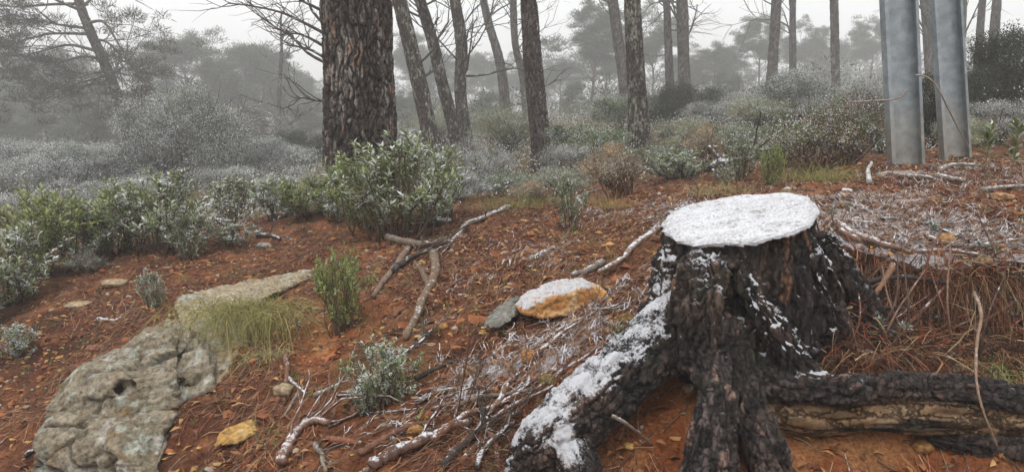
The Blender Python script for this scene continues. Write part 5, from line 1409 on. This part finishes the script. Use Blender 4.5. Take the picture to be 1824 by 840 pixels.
for a in [
 ([(905,376),(860,395),(828,408),(795,440)],6,"long grey branch lying on the crest right of the large leafy shrub",dict(side=5)),
 ([(772,462),(770,490),(758,515),(744,545),(732,580),(718,612)],10,"pale forked branch with peeling bark and broken yellow end on the red slope",dict(col=(.17,.115,.075),mat=M_wood_wet)),
 ([(765,520),(752,488),(738,470)],6,"short fork arm beside the peeling branch",dict(col=(.15,.10,.065),mat=M_wood_wet)),
 ([(728,448),(705,480),(680,510),(662,542)],7,"brown branch slanting down left of the peeling branch",dict(mat=M_wood_wet,col=(.19,.13,.09))),
 ([(712,560),(700,572)],5,"short stub of reddish wood below the peeling branch",dict(col=RB,mat=M_wood_wet)),
 ([(1172,412),(1140,440),(1112,470),(1070,498)],7,"smooth branch leading from the stump to the snow capped stone",dict(col=(.20,.14,.10))),
 ([(1075,478),(1050,488),(1020,500)],8,"thick short log piece behind the snow capped stone",dict(col=(.22,.19,.16))),
 ([(1262,262,6.2),(1285,286,6.1),(1310,292,6.0)],4,"thin snowy arm rising from the dark fallen branch",dict(col=DB)),
 ([(1268,300,5.9),(1310,290,5.9),(1345,278,5.9),(1380,272,5.9),(1410,276,5.9)],9,"dark fallen branch with snow on top lying behind the stump",dict(col=DB,side=5)),
 ([(1268,302,5.8),(1290,325,5.7),(1335,345,5.5)],3.5,"thin limb sloping down from the dark fallen branch",dict(col=DB)),
 ([(332,418),(350,408),(380,404),(418,403)],9,"low broken stump log with a snowy top edge among the leafy shrubs",dict(col=DB,cat="log")),
 ([(380,400),(390,392),(398,386)],7,"jagged splinter standing up from the low broken log",dict(col=(.12,.07,.05),cat="log")),
 ([(500,838),(512,805),(532,780),(560,765),(590,764)],11,"snow covered curved branch at the bottom left of centre",dict(side=6,col=(.24,.14,.10))),
 ([(585,790),(620,793),(648,796)],8,"short red brown root stub sticking out of the soil",dict(col=(.20,.08,.045),mat=M_wood_wet,cat="root stub")),
 ([(660,845),(700,818),(745,800),(790,782),(835,768)],13,"snow topped log lying across the bottom centre",dict(col=(.13,.075,.055),side=3)),
 ([(562,710),(585,702),(612,688)],5,"short snowy stick on the bare red soil",dict(col=GB,side=2)),
 ([(512,680),(525,695),(545,712)],4,"bent twig with snowy end left of centre",dict(col=GB)),
 ([(540,694),(522,722),(505,748)],4,"thin grey twig leaning beside the mossy tan stone",dict(col=GB,mat=M_wood_wet)),
 ([(510,640),(517,665),(512,690)],6,"short upright root emerging right of the grass tuft",dict(col=RB,mat=M_wood_wet)),
 ([(585,770),(640,745),(690,738),(740,735)],3,"dark thin twig running under the frosted foreground shrub",dict(col=DB)),
 ([(745,722),(780,705),(830,690),(870,668)],5,"snow laden branch running right from the frosted foreground shrub",dict(col=GB,side=8)),
 ([(770,735),(830,715),(890,690),(940,660)],4,"parallel snowy twig just below the snow laden branch",dict(col=RB,side=8)),
 ([(905,640),(960,615),(1010,585),(1060,560),(1100,548)],4,"snowy twig under the flat orange stone",dict(col=GB,side=8)),
 ([(930,720),(985,680),(1040,645),(1100,600),(1150,565)],5,"long snowy branch above the snow covered root",dict(col=RB,side=9)),
 ([(850,745),(905,720),(950,690),(990,672)],6,"reddish branch crossing snowy twigs left of the big root",dict(col=RB,side=5)),
 ([(800,815),(850,780),(905,735),(985,700)],6,"long reddish pole leaning towards the big root",dict(col=RB,side=4)),
 ([(820,830),(862,775),(880,742)],6,"reddish stick standing steeply in the brush",dict(col=RB,mat=M_wood_wet)),
 ([(842,838),(890,775),(925,738)],7,"thick reddish stick beside the toe of the big root",dict(col=RB,mat=M_wood_wet)),
 ([(868,770),(882,800),(892,845)],7,"curved brown stick falling in front of the brush",dict(col=(.24,.12,.08),mat=M_wood_wet)),
 ([(835,812),(855,795),(872,780)],5,"pale snowy stub pointing down left in the brush",dict(col=GB)),
 ([(600,712),(650,705),(700,690)],3,"dark snowy twig left of the frosted foreground shrub",dict(col=DB,side=4)),
 ([(1090,740,1.93),(1108,750,1.94),(1140,772,2.0),(1160,790,2.05)],4,"thin twig with a snowy tip poking out over the big root",dict(col=GB)),
 ([(1735,520,2.3),(1748,560,2.15),(1742,610,2.1),(1740,680,2.02),(1752,740,1.98),(1775,800,1.98)],3.5,"thin bare twig dangling down across the black root at right",dict(col=(.25,.17,.12),mat=M_wood_wet,taper=.5)),
 ([(1488,408),(1520,428),(1560,450),(1600,455)],8,"bark covered branch on the ledge right behind the stump",dict(col=(.19,.12,.09))),
 ([(1495,420),(1550,440),(1620,452),(1700,455),(1780,470)],6,"long branch along the front of the snowy ledge",dict(col=(.18,.11,.08),side=7)),
 ([(1570,478),(1640,505),(1700,522),(1824,528)],6,"snowy branch bowing across the bank at the right edge",dict(col=(.20,.12,.09),side=6)),
 ([(1510,400),(1600,410),(1700,420),(1800,415)],4,"thin snowy branch across the ledge",dict(col=GB,side=9)),
 ([(1560,395),(1640,400),(1760,445)],4,"thin crossing twig on the upper ledge",dict(col=DB,side=9)),
 ([(1650,430),(1720,445),(1800,440),(1850,430)],5,"grey snowy branch at the right end of the ledge",dict(col=GB,side=7)),
 ([(1548,330),(1546,312),(1552,296)],5,"short whitened stick standing left of the post foot",dict(col=(.3,.28,.25))),
 ([(1600,318),(1650,322),(1700,328)],4,"thin stick lying before the posts",dict(col=GB,side=3)),
 ([(1668,320),(1690,328),(1712,332)],6,"thicker broken stick between the two posts in front",dict(col=GB)),
 ([(1670,308),(1700,300),(1745,302)],5,"snowy stick at the foot of the right metal post",dict(col=GB,side=2)),
 ([(1750,345),(1790,342),(1850,336)],5,"snowy stick near the far right seedling",dict(col=GB,side=2)),
 ([(1190,388),(1215,378),(1240,372)],5,"dark stick just left behind the stump top",dict(col=DB,side=3)),
 ([(1040,372),(1028,360),(1048,352)],5,"small dark forked snag with snow on the crest",dict(col=DB,side=2)),
 ([(945,465),(975,452),(990,448)],5,"small snowy stick in the middle of the slope",dict(col=GB,side=4)),
 ([(745,405),(790,402),(800,398)],9,"dark snow edged log end under the large leafy shrub",dict(col=DB)),
 ([(455,425),(480,428),(500,432)],5,"forked snowy twig on the soil near the crest",dict(col=DB,side=3)),
 ([(175,575),(200,572),(215,568)],5,"small snowy wood chip pile above the grey rock",dict(col=GB,side=2)),
 ([(45,820),(70,808),(80,835)],5,"dark curled twig at the lower left corner",dict(col=DB)),
]:
    pts_, r_, lab_, kw = a
    stick(pts_, r_, lab_, group=FB, **kw)
TG = "tangle of sticks and roots beside the toe of the big root"
for k, (pts_, r_, lab_, c_) in enumerate([
 ([(770,800),(830,760),(880,742),(930,718)], 6, "uppermost reddish root of the tangle, ending at the top of the big root", RB),
 ([(790,845),(835,800),(880,768),(925,748)], 6, "dark root lying parallel below the long reddish pole", DB),
 ([(845,700),(858,735),(872,770)], 4, "short dark twig crossing the reddish branch steeply", DB),
 ([(905,700),(890,728),(868,752),(846,790)], 5, "brown twig leaning left across the upper tangle", (.20,.12,.08)),
 ([(815,735),(850,722),(900,716),(942,712)], 4, "nearly level grey twig on top of the tangle", GB),
 ([(902,742),(906,780),(915,830)], 5, "reddish root dropping straight down against the toe of the big root", RB),
 ([(850,850),(866,815),(894,790),(920,770)], 5, "dark root slanting up to the toe of the big root", DB),
 ([(740,690),(780,668),(815,655),(860,652)], 4, "thin dark branch above the frosted foreground shrub", DB),
 ([(878,640),(900,665),(915,690)], 4, "brown twig pointing down into the snowy litter", (.20,.12,.08)),
 ([(960,640),(990,612),(1035,590)], 4, "short brown branch lying in snowy litter above the big root", (.19,.11,.07)),
 ([(640,822),(670,800),(715,776),(760,762)], 6, "reddish root above the snow topped log", RB),
 ([(560,800),(575,822),(582,850)], 5, "snowy twig hanging down inside the bottom curved branch", GB),
 ([(690,650),(715,640),(752,618),(770,600)], 4, "thin branch on the bare slope above the frosted foreground shrub", DB),
 ([(700,490),(712,478),(735,465),(770,452)], 5, "dark branch crossing the top of the peeling branch", DB),
 ([(690,428),(730,440),(775,446),(800,440)], 6, "knotty branch joining the long grey one under the large leafy shrub", (.16,.12,.09)),
]):
    stick(pts_, r_ * 1.25, lab_, "root" if "root" in lab_ else "branch", M_wood if k % 3 == 0 else M_wood_wet, c_, TG if k < 10 else FB, side=5, name="dead_root" if "root" in lab_.split(",")[0][:24] else "fallen_branch", up=.018 if k < 10 else .008)
for k, (pts_, r_, lab_, c_) in enumerate([
 ([(1470,520,2.55),(1530,505,2.5),(1600,495,2.46),(1690,505,2.44)], 6, "dark horizontal root just under the snowy ledge", DB),
 ([(1500,560,2.5),(1570,548,2.45),(1640,560,2.42),(1720,590,2.40)], 5, "dark crooked root in the middle of the shaded bank", DB),
 ([(1545,600,2.38),(1600,585,2.36),(1650,545,2.4),(1690,500,2.46)], 5, "reddish brown root climbing to the ledge from the snow capped beige stone", RB),
 ([(1640,520,2.5),(1720,545,2.46),(1800,560,2.44),(1880,600,2.42)], 6, "dark root slanting down to the right edge", DB),
 ([(1690,610,2.38),(1740,580,2.4),(1830,520,2.46)], 5, "brown root rising to the right edge below the bowed snowy branch", RB),
 ([(1600,640,2.34),(1660,600,2.38),(1745,560,2.44)], 4, "thin root lying across the lower bank above the black root", RB),
 ([(1590,470,2.5),(1572,500,2.46),(1545,535,2.44),(1530,560,2.42)], 6, "reddish broken stick poking out below the ledge", (.24, .13, .085)),
]):
    stick(pts_, r_, lab_, "root", M_wood_wet, c_, "roots in the shaded bank right of the stump", side=4, name="bank_root")
# arching stems in front of the posts
stick([(1725,262,5.0),(1700,215,4.9),(1672,160,4.8),(1652,138,4.8),(1630,134,4.8)], 1.3, "thin arching bramble stem with a snowy tip between the posts", "stem", M_wood, (.25, .2, .15), name="bramble_stem", taper=1.0, n=30)
stick([(1520,182,4.75),(1560,180,4.7),(1600,175,4.7),(1618,160,4.7)], 1.3, "twig with brown leaves reaching across the taller metal post", "twig", M_wood, (.2, .13, .08), name="leafy_twig", taper=.8)

# ------------------------------------------------------------------ litter on the ground
def scatter(n, x0, x1, y0, y1, pw=1.0):
    return rng.uniform(x0, x1, n), y0 + (y1 - y0) * rng.random(n) ** pw
def strip_on_ground(acc, x, y, az, L, W, col, lift=.004, seg=3, bend=.3, tilt=.06):
    n = len(x); k = bend * rng.normal(size=n) / seg
    pts = []; cx, cy_, a = x.copy(), y.copy(), az.copy()
    tl = tilt * rng.normal(size=n)
    for i in range(seg + 1):
        z = tz(cx, cy_) + lift * (1 + rng.random(n)) + np.abs(tl) * L * i / seg * .7
        side = np.column_stack([-np.sin(a), np.cos(a), rng.normal(size=n) * .3]) * (W / 2)[:, None]
        c_ = np.column_stack([cx, cy_, z])
        pts += [c_ - side, c_ + side]
        cx = cx + np.cos(a) * L / seg; cy_ = cy_ + np.sin(a) * L / seg; a = a + k
    V = np.stack(pts, 1).reshape(-1, 3); m = 2 * (seg + 1)
    b = np.arange(n)[:, None] * m
    Q = np.concatenate([b + np.array([[2 * i, 2 * i + 1, 2 * i + 3, 2 * i + 2]]) for i in range(seg)])
    acc.add(V, Q, None, np.repeat(col, m, 0))
nd = Acc()
n = 170000
x, y = scatter(n, -3.2, 3.6, 1.75, 7.2, 1.25)
dens = fbm(np.column_stack([x, y, 0 * x]) * 2.4, 4, 77) * 1.5 + .35 + .25 * rng.random(n)
xx, yy = PX(np.column_stack([x, y, tz(x, y)]))
barem = np.exp(-(((xx - 560) / 110) ** 2 + ((yy - 640) / 50) ** 2)) + np.exp(-(((xx - 1180) / 90) ** 2 + ((yy - 780) / 130) ** 2)) * 1.2 + np.exp(-(((xx - 1560) / 330) ** 2 + ((yy - 810) / 60) ** 2)) * 1.2
keep = dens - barem > .25 + .25 * rng.random(n)
sn_ = sn.reshape(gx.shape)[np.clip(np.searchsorted(GY, y), 0, len(GY) - 1), np.clip(np.searchsorted(GX, x), 0, len(GX) - 1)]
keep &= ((sn_ < .5) & (ledge_top(x, y) < tz0(x, y))) | (rng.random(n) < .25)
x, y = x[keep], y[keep]; n = len(x)
pal = np.array([(.23, .085, .045), (.17, .06, .035), (.11, .045, .03), (.27, .12, .06), (.33, .21, .12), (.07, .035, .025)])
strip_on_ground(nd, x, y, rng.normal(.3, 1.0, n) + (rng.random(n) > .5) * math.pi, .06 + .07 * rng.random(n), .0012 + .0010 * rng.random(n) + .0002 * y, pal[rng.integers(0, 6, n)] * (1 + .2 * rng.normal(size=(n, 1))).clip(.4, 2), bend=.5)
tag(acc_obj("fallen_pine_needles", nd, M_litter), "rusty carpet of fallen pine needles over the bank", None, None, "stuff")
def prisms(acc, x, y, az, L, R, col, lift=.006, seg=3, up=.1):
    """little three-sided twigs lying on the ground"""
    n = len(x); cx, cy_, a = x.copy(), y.copy(), az.copy(); tl = np.abs(rng.normal(size=n)) * up
    rings = []
    for i in range(seg + 1):
        z = tz(cx, cy_) + lift + tl * L * i / seg
        r = R * (1 - .5 * i / seg)
        for j in range(3):
            ph = j * 2.0944 + .5236
            rings.append(np.column_stack([cx - np.sin(a) * np.cos(ph) * r, cy_ + np.cos(a) * np.cos(ph) * r, z + np.sin(ph) * r]))
        cx = cx + np.cos(a) * L / seg; cy_ = cy_ + np.sin(a) * L / seg; a = a + rng.normal(size=n) * .35
    V = np.stack(rings, 1).reshape(-1, 3); m = 3 * (seg + 1); b = np.arange(n)[:, None] * m
    Q = np.concatenate([b + np.array([[3 * i + j, 3 * i + (j + 1) % 3, 3 * i + 3 + (j + 1) % 3, 3 * i + 3 + j]]) for i in range(seg) for j in range(3)])
    acc.add(V, Q, None, np.repeat(col, m, 0))
snowmask = sn
def snow_at(x, y):
    i = np.clip(np.searchsorted(GX, x), 0, len(GX) - 1); j = np.clip(np.searchsorted(GY, y), 0, len(GY) - 1)
    return snowmask.reshape(gx.shape)[j, i]
tw, tw2 = Acc(), Acc()
n = 16000
x, y = scatter(n, -3.2, 3.6, 1.85, 6.8, 1.1)
s = snow_at(x, y)
k = s + rng.normal(size=n) * .08 > .40
woodpal = np.array([(.18, .10, .07), (.12, .08, .06), (.24, .18, .13), (.09, .06, .05), (.22, .12, .07)])
m = k.sum()
prisms(tw, x[k], y[k], rng.normal(.5, .9, m) + (rng.random(m) > .5) * math.pi, .04 + .12 * rng.random(m) ** 2, .0010 + .0028 * rng.random(m) ** 3, woodpal[rng.integers(0, 5, m)], .012, 3, .22)
tag(acc_obj("snowy_twig_litter", tw, M_litter_snow), "snow dusted twig litter spread left and right of the stump", None, None, "stuff")
k2 = (~k) & (rng.random(n) < .28); m = k2.sum()
prisms(tw2, x[k2], y[k2], rng.random(m) * 6.28, .04 + .14 * rng.random(m) ** 2, .0015 + .003 * rng.random(m) ** 2, woodpal[rng.integers(0, 5, m)], .006, 3, .08)
tag(acc_obj("twig_litter", tw2, M_wood_wet), "thin dark twigs scattered over the needle carpet", None, None, "stuff")
# snow-laden needle tufts standing proud of the ground inside the snowy patches
ft = Acc()
n = 70000
x, y = scatter(n, -2.2, 3.4, 1.9, 5.2, 1.0)
s = snow_at(x, y); k = s + rng.normal(size=n) * .06 > .36
x, y = x[k], y[k]; n = len(x)
az = rng.random(n) * 6.28
strip_on_ground(ft, x, y, az, .04 + .04 * rng.random(n), .0015 + .0018 * rng.random(n), np.tile(np.array([.24, .14, .09]), (n, 1)), .012, 3, .5, .2)
tag(acc_obj("snow_dusted_needles", ft, M_litter_snow), "snow dusted pine needles lying in pale clumps", None, None, "stuff")
# gravel
gv = Acc()
n = 11000
x, y = scatter(n, -3.2, 3.6, 1.8, 6.5, 1.2)
kk = fbm(np.column_stack([x, y, 0 * x]) * 1.5, 2, 99) + rng.random(n) * .6 > .1
x, y = x[kk], y[kk]; n = len(x)
ico = np.array([(0,0,1),(.89,0,.45),(.28,.85,.45),(-.72,.53,.45),(-.72,-.53,.45),(.28,-.85,.45),(.72,.53,-.45),(-.28,.85,-.45),(-.89,0,-.45),(-.28,-.85,-.45),(.72,-.53,-.45),(0,0,-1)])
icf = np.array([(0,1,2),(0,2,3),(0,3,4),(0,4,5),(0,5,1),(1,6,2),(2,7,3),(3,8,4),(4,9,5),(5,10,1),(2,6,7),(3,7,8),(4,8,9),(5,9,10),(1,10,6),(11,7,6),(11,8,7),(11,9,8),(11,10,9),(11,6,10)])
r = .004 + .011 * rng.random(n) ** 3
Vv = ico[None] * (1 + .3 * rng.normal(size=(n, 12, 1))) * r[:, None, None] * (np.array([1.2, 1, .6]) * (1 + .3 * rng.normal(size=(n, 3))))[:, None, :]
Vv += np.column_stack([x, y, tz(x, y) + r * .3])[:, None, :]
gp = np.array([(.40, .21, .08), (.36, .27, .18), (.30, .14, .07), (.34, .31, .27), (.46, .30, .12), (.22, .10, .05)])
gv.add(Vv.reshape(-1, 3), None, (np.arange(n)[:, None, None] * 12 + icf[None]).reshape(-1, 3), np.repeat(gp[rng.integers(0, 6, n)], 12, 0))
tag(acc_obj("gravel", gv, M_litter, smooth=False), "ochre pebbles and crumbs of stone strewn over the soil", None, None, "stuff")
# clods of earth
cl = Acc()
n = 2600
x, y = scatter(n, -3.2, 3.6, 1.8, 6.5, 1.1)
r = .008 + .018 * rng.random(n) ** 2.5
Vv = ico[None] * (1 + .35 * rng.normal(size=(n, 12, 1))) * r[:, None, None] * (np.array([1.2, 1, .6]) * (1 + .3 * rng.normal(size=(n, 3))))[:, None, :]
Vv += np.column_stack([x, y, tz(x, y) + r * .1])[:, None, :]
gp = np.array([(.22, .075, .035), (.15, .06, .03), (.28, .11, .045), (.10, .045, .028)])
cl.add(Vv.reshape(-1, 3), None, (np.arange(n)[:, None, None] * 12 + icf[None]).reshape(-1, 3), np.repeat(gp[rng.integers(0, 4, n)], 12, 0))
tag(acc_obj("earth_clods", cl, M_litter, smooth=False), "crumbly red clods of earth over the bank", None, None, "stuff")
# fallen leaves, brown and orange
lv = Acc()
n = 7000
x, y = scatter(n, -3.2, 3.6, 1.8, 6.0, 1.1)
p = np.column_stack([x, y, tz(x, y) + .012])
lp = np.array([(.30, .13, .05), (.22, .10, .05), (.38, .22, .09), (.16, .08, .05)])
leaves(lv, p, rng.normal(size=p.shape) * [1, 1, .25], rng.normal(size=p.shape) * .35 + [0, 0, 1], .03 + .02 * rng.random(n), .012 + .008 * rng.random(n), lp[rng.integers(0, 4, n)], .25, .2)
tag(acc_obj("fallen_leaves", lv, M_litter), "small curled dead leaves strewn on the bank", None, None, "stuff")
# green sprouts in the grass
sp_a = Acc()
n = 900
x, y = scatter(n, -3.0, 3.4, 2.2, 6.5, 1.0)
f_ = fbm(np.column_stack([x, y, 0 * x]) * 1.3, 3, 123)
k = f_ > .05; x, y = x[k], y[k]
bx = np.repeat(x, 7) + rng.normal(size=len(x) * 7) * .02; by = np.repeat(y, 7) + rng.normal(size=len(x) * 7) * .02
p = np.column_stack([bx, by, tz(bx, by)])
blades(sp_a, p, rng.normal(size=p.shape) * .6 + [0, 0, 1], .04 + .07 * rng.random(len(p)), .003, jitter((.14, .16, .05), len(p)), .35, 3)
tag(acc_obj("sparse_grass", sp_a, M_grass), "thin green and straw grass sprouting through the needles", None, None, "stuff")

# ------------------------------------------------------------------ grass tufts and the brush by the stump
def tuft(px, py, nb, hpx, wpx, cols, label, D=None, dirb=(0, 0, 1), spread=.6, sag=.5, name="grass_tuft", width=.0022, cat="grass tuft", basew=.25, mat=None, off=(0, 0, 0), group="tufts of grass on the bank"):
    b = G(px, py, D) + np.array(off); h = hpx * b[1] / F; w = wpx * b[1] / F
    a = Acc()
    base_ = b + rng.normal(size=(nb, 3)) * np.array([w * basew, w * basew * .6, .008])
    d = np.array(dirb)[None] + rng.normal(size=(nb, 3)) * spread
    cc = np.array(cols)[rng.integers(0, len(cols), nb)]
    blades(a, base_, d, h * (.5 + .8 * rng.random(nb)), width * (.7 + .6 * rng.random(nb)), cc * (1 + .2 * rng.normal(size=(nb, 1))), sag, 5)
    o = acc_obj(name, a, mat or M_grass, None, b)
    return tag(o, label, cat, group)
YG = [(.27, .25, .09), (.22, .22, .07), (.33, .27, .12), (.17, .18, .06)]
ST = [(.38, .30, .16), (.30, .22, .11), (.25, .23, .10)]
tuft(440, 585, 1500, 95, 210, YG, "large yellowish green broom tuft hanging over the pale rock slab", dirb=(.1, -.35, .25), spread=.6, sag=.9, D=3.45, off=(0, -.03, .13), width=.0018)
tuft(480, 640, 900, 110, 90, ST, "straw coloured grass drooping right of the broom tuft", dirb=(.25, -.35, .2), spread=.4, sag=.9, D=3.2)
tuft(1090, 372, 260, 55, 60, [(.40, .24, .12), (.34, .20, .09), (.24, .25, .08)], "orange grass tuft on the crest below the dry orange bush")
tuft(930, 372, 500, 60, 200, YG, "wide yellow green grass on the crest", spread=.5)
tuft(1050, 365, 400, 45, 160, ST, "pale straw grass between the dark stemmed shrublet and dry bush", spread=.5)
tuft(1285, 345, 350, 45, 130, ST, "dry grass just behind the stump top", spread=.6)
tuft(1400, 320, 300, 55, 90, ST, "straw grass at the foot of the brown leaved shrub", spread=.5)
tuft(1480, 322, 500, 60, 150, YG, "green and yellow grass under the brown leaved shrub", spread=.5)
tuft(1105, 600, 140, 45, 30, YG, "small green grass tuft right of the snowy twigs near the stump", spread=.6)
tuft(1390, 640, 120, 50, 60, [(.33, .10, .05), (.26, .09, .05)], "spray of rusty needles at the right foot of the stump", spread=.8, sag=.4, width=.003)
tuft(615, 655, 40, 30, 20, [(.20, .26, .06)], "tiny bright green sprout on bare soil", spread=.7, width=.004)
tuft(750, 760, 24, 45, 12, [(.16, .26, .05)], "bright green leaf sprout by the yellow stone", spread=.6, width=.010)
tuft(1790, 560, 160, 110, 70, [(.22, .25, .10), (.30, .28, .12)], "long green grass blades arching at the right edge", D=2.3, dirb=(-.2, -.3, .8), spread=.5, sag=.9, width=.003)
tuft(880, 790, 26, 28, 8, [(.10, .20, .07)], "tiny green sprout among reddish sticks beside the big root", D=2.0, spread=.9, width=.006)
# rosettes of the silvery plants growing on the bank by the stump
for (px, py, D, hp, lab_) in [(1440,560,2.28,45,"pale green rosette plant growing against the right side of the stump"),(1588,600,2.22,60,"silvery rosette plant in the needles above the black root"),(1755,480,2.55,50,"small green rosette sprout at the lip of the snowy ledge"),
                              (1490,400,2.9,60,"thin stalk with a rosette rising behind the stump rim"),(1662,420,2.9,35,"rosette seedling growing through the snowy ledge")]:
    wd, lf = Acc(), Acc()
    b = P(px, py, D); b[2] = max(b[2], tz(b[0], b[1])[0]); h = hp * D / F
    tips, ax = [], []
    for k in range(4):
        q = shoot([0, 0, -.03], [rng.normal() * .5, rng.normal() * .5, 1], h * (.6 + .5 * rng.random()), 6, .12)
        tube(wd, q, .0018, 5, (.16, .09, .06)); tips += [q[-1]]; ax += [q[-1] - q[-2]]
    rosettes(lf, np.array(tips), np.array(ax), 16, .019, .006, (.16, .20, .12), (.4, 1.5), .008)
    tag(plant_object("rosette_plant", wd, lf, M_branch, M_leaf, loc=b), lab_, "plant", "rosette plants beside the stump")
for (px, D, hp, lab_) in [(1755,4.6,80,"upright seedling with long pale leaves right of the metal posts"),(1800,4.4,95,"broad leaved seedling nearest the right edge")]:
    wd, lf = Acc(), Acc()
    b = G(px, 290, D); h = hp * D / F
    q = shoot([0, 0, -.02], [.05, 0, 1], h, 10, .05)
    tube(wd, q, np.linspace(.005, .002, 10), 6, (.18, .16, .09))
    rosettes(lf, q[4:], np.diff(q, axis=0)[3:], 9, .085, .022, (.17, .21, .08), (.5, 1.5), .01)
    tag(plant_object("seedling", wd, lf, M_branch, M_leaf, loc=b), lab_, "plant", "seedlings by the metal posts")
# brush hanging from the ledge at the right: stems and needles
hb = Acc()
n = 3000
px = rng.uniform(1478, 1900, n); py = rng.uniform(455, 560, n)
edge_pts = catmull(fp, 60) + [0, .02, -.03]
i = rng.integers(0, 60, n)
b_ = edge_pts[i] + np.column_stack([rng.normal(size=n) * .03, np.abs(rng.normal(size=n)) * .05, rng.normal(size=n) * .012])
d = np.column_stack([rng.normal(size=n) * .55, -.5 - .3 * rng.random(n), .15 + .35 * rng.normal(size=n)])
pal2 = np.array([(.26, .075, .04), (.12, .05, .032), (.05, .03, .022), (.30, .16, .09), (.035, .024, .02), (.06, .04, .028), (.34, .25, .14)])
blades(hb, b_, d, .08 + .13 * rng.random(n), .0016 + .0012 * rng.random(n), pal2[rng.integers(0, 7, n)] * (1 + .2 * rng.normal(size=(n, 1))), .95, 5)
n = 6500
px = rng.uniform(1440, 1900, n); py = rng.uniform(500, 665, n)
gpts = np.array([G(a, b2) for a, b2 in zip(px[:900], py[:900])])
b_ = gpts[rng.integers(0, 900, n)] + rng.normal(size=(n, 3)) * [.03, .03, .008] + np.abs(rng.normal(size=(n, 1))) * [0, -.03, .035]
d = rng.normal(size=(n, 3)) * [1, .6, .55] + [0, -.2, .25]
blades(hb, b_, d, .06 + .10 * rng.random(n), .0016 + .0018 * rng.random(n), pal2[rng.integers(0, 7, n)] * (1 + .2 * rng.normal(size=(n, 1))), .6, 4)
tag(acc_obj("hanging_needle_brush", hb, M_litter), "rusty mat of needles and fine roots hanging from the snowy ledge", None, None, "stuff")
db = Acc()
for k in range(330):
    c_ = gpts[rng.integers(0, 900)] + [0, -.01, .02] if k % 2 else edge_pts[rng.integers(0, 60)] + [0, -.02 * rng.random(), -.02 - .12 * rng.random()]
    d0 = rng.normal(size=3) * [1, .35, .6]
    tube(db, shoot(c_, d0, .06 + .16 * rng.random(), 6, .25, 0), np.linspace(.003, .0012, 6) * (.6 + rng.random()), 5, pal2[rng.integers(0, 7)] * 1.1)
tag(acc_obj("brush_twigs", db, M_wood_wet), "dark broken twigs tangled through the shaded bank", None, None, "stuff")
STG = "thin stems growing from the brush right of the stump"
wh = ["first thin stem right of the stump, nearly straight", "thin stem curving over the brush beside the silvery rosette plant", "reddish stem forking above the silvery rosettes", "dark stem crossing the middle of the brush",
      "bare upright stem below the snowy ledge centre", "stem leaning left below the orange ledge stone", "tall stem reaching above the snowy ledge", "stem bending right under the ledge lip", "stem with a hooked tip near the dangling twig",
      "stem just left of the dangling twig", "stem crossing behind the dangling twig", "wiry stem near the right edge of the brush", "low reddish stem by the beige snow capped stone", "highest wiry stem arching over the ledge end"]
for k, (x0_, y0_, x1_, y1_) in enumerate([(1500,640,1528,500),(1545,630,1600,450),(1560,640,1650,480),(1530,610,1660,520),(1620,640,1605,430),(1640,640,1570,470),(1655,600,1700,360),(1680,610,1760,470),(1700,640,1690,430),
                                        (1722,640,1650,450),(1740,650,1800,470),(1790,640,1720,520),(1580,650,1480,560),(1800,600,1740,380)]):
    b0 = G(x0_, y0_); D0 = b0[1]
    mid_ = P((x0_ + x1_) / 2 + rng.normal() * 12, (y0_ + y1_) / 2, D0 - .04)
    stick([(x0_, y0_, D0), tuple([*(((x0_ + x1_) / 2 + rng.normal() * 12), (y0_ + y1_) / 2), D0 - .03]), (x1_, y1_, D0 + .12)], 2.4, wh[k], "stem", M_wood_wet, [(.16, .07, .05), (.09, .055, .045), (.2, .12, .08)][k % 3], STG, side=4, name="thin_stem", taper=.5)
# fine roots and brush under the left sticks
hb = Acc(); n = 2600
gpts = np.array([G(a, b2) for a, b2 in zip(rng.uniform(800, 960, 200), rng.uniform(730, 850, 200))])
b_ = gpts[rng.integers(0, 200, n)] + rng.normal(size=(n, 3)) * [.03, .02, .01]
blades(hb, b_, rng.normal(size=(n, 3)) * [.9, .5, .5] + [.3, -.2, .3], .06 + .09 * rng.random(n), .0018, pal2[rng.integers(0, 7, n)], .5, 4)
tag(acc_obj("root_brush", hb, M_litter), "tangle of fine dead roots beside the toe of the big root", None, None, "stuff")
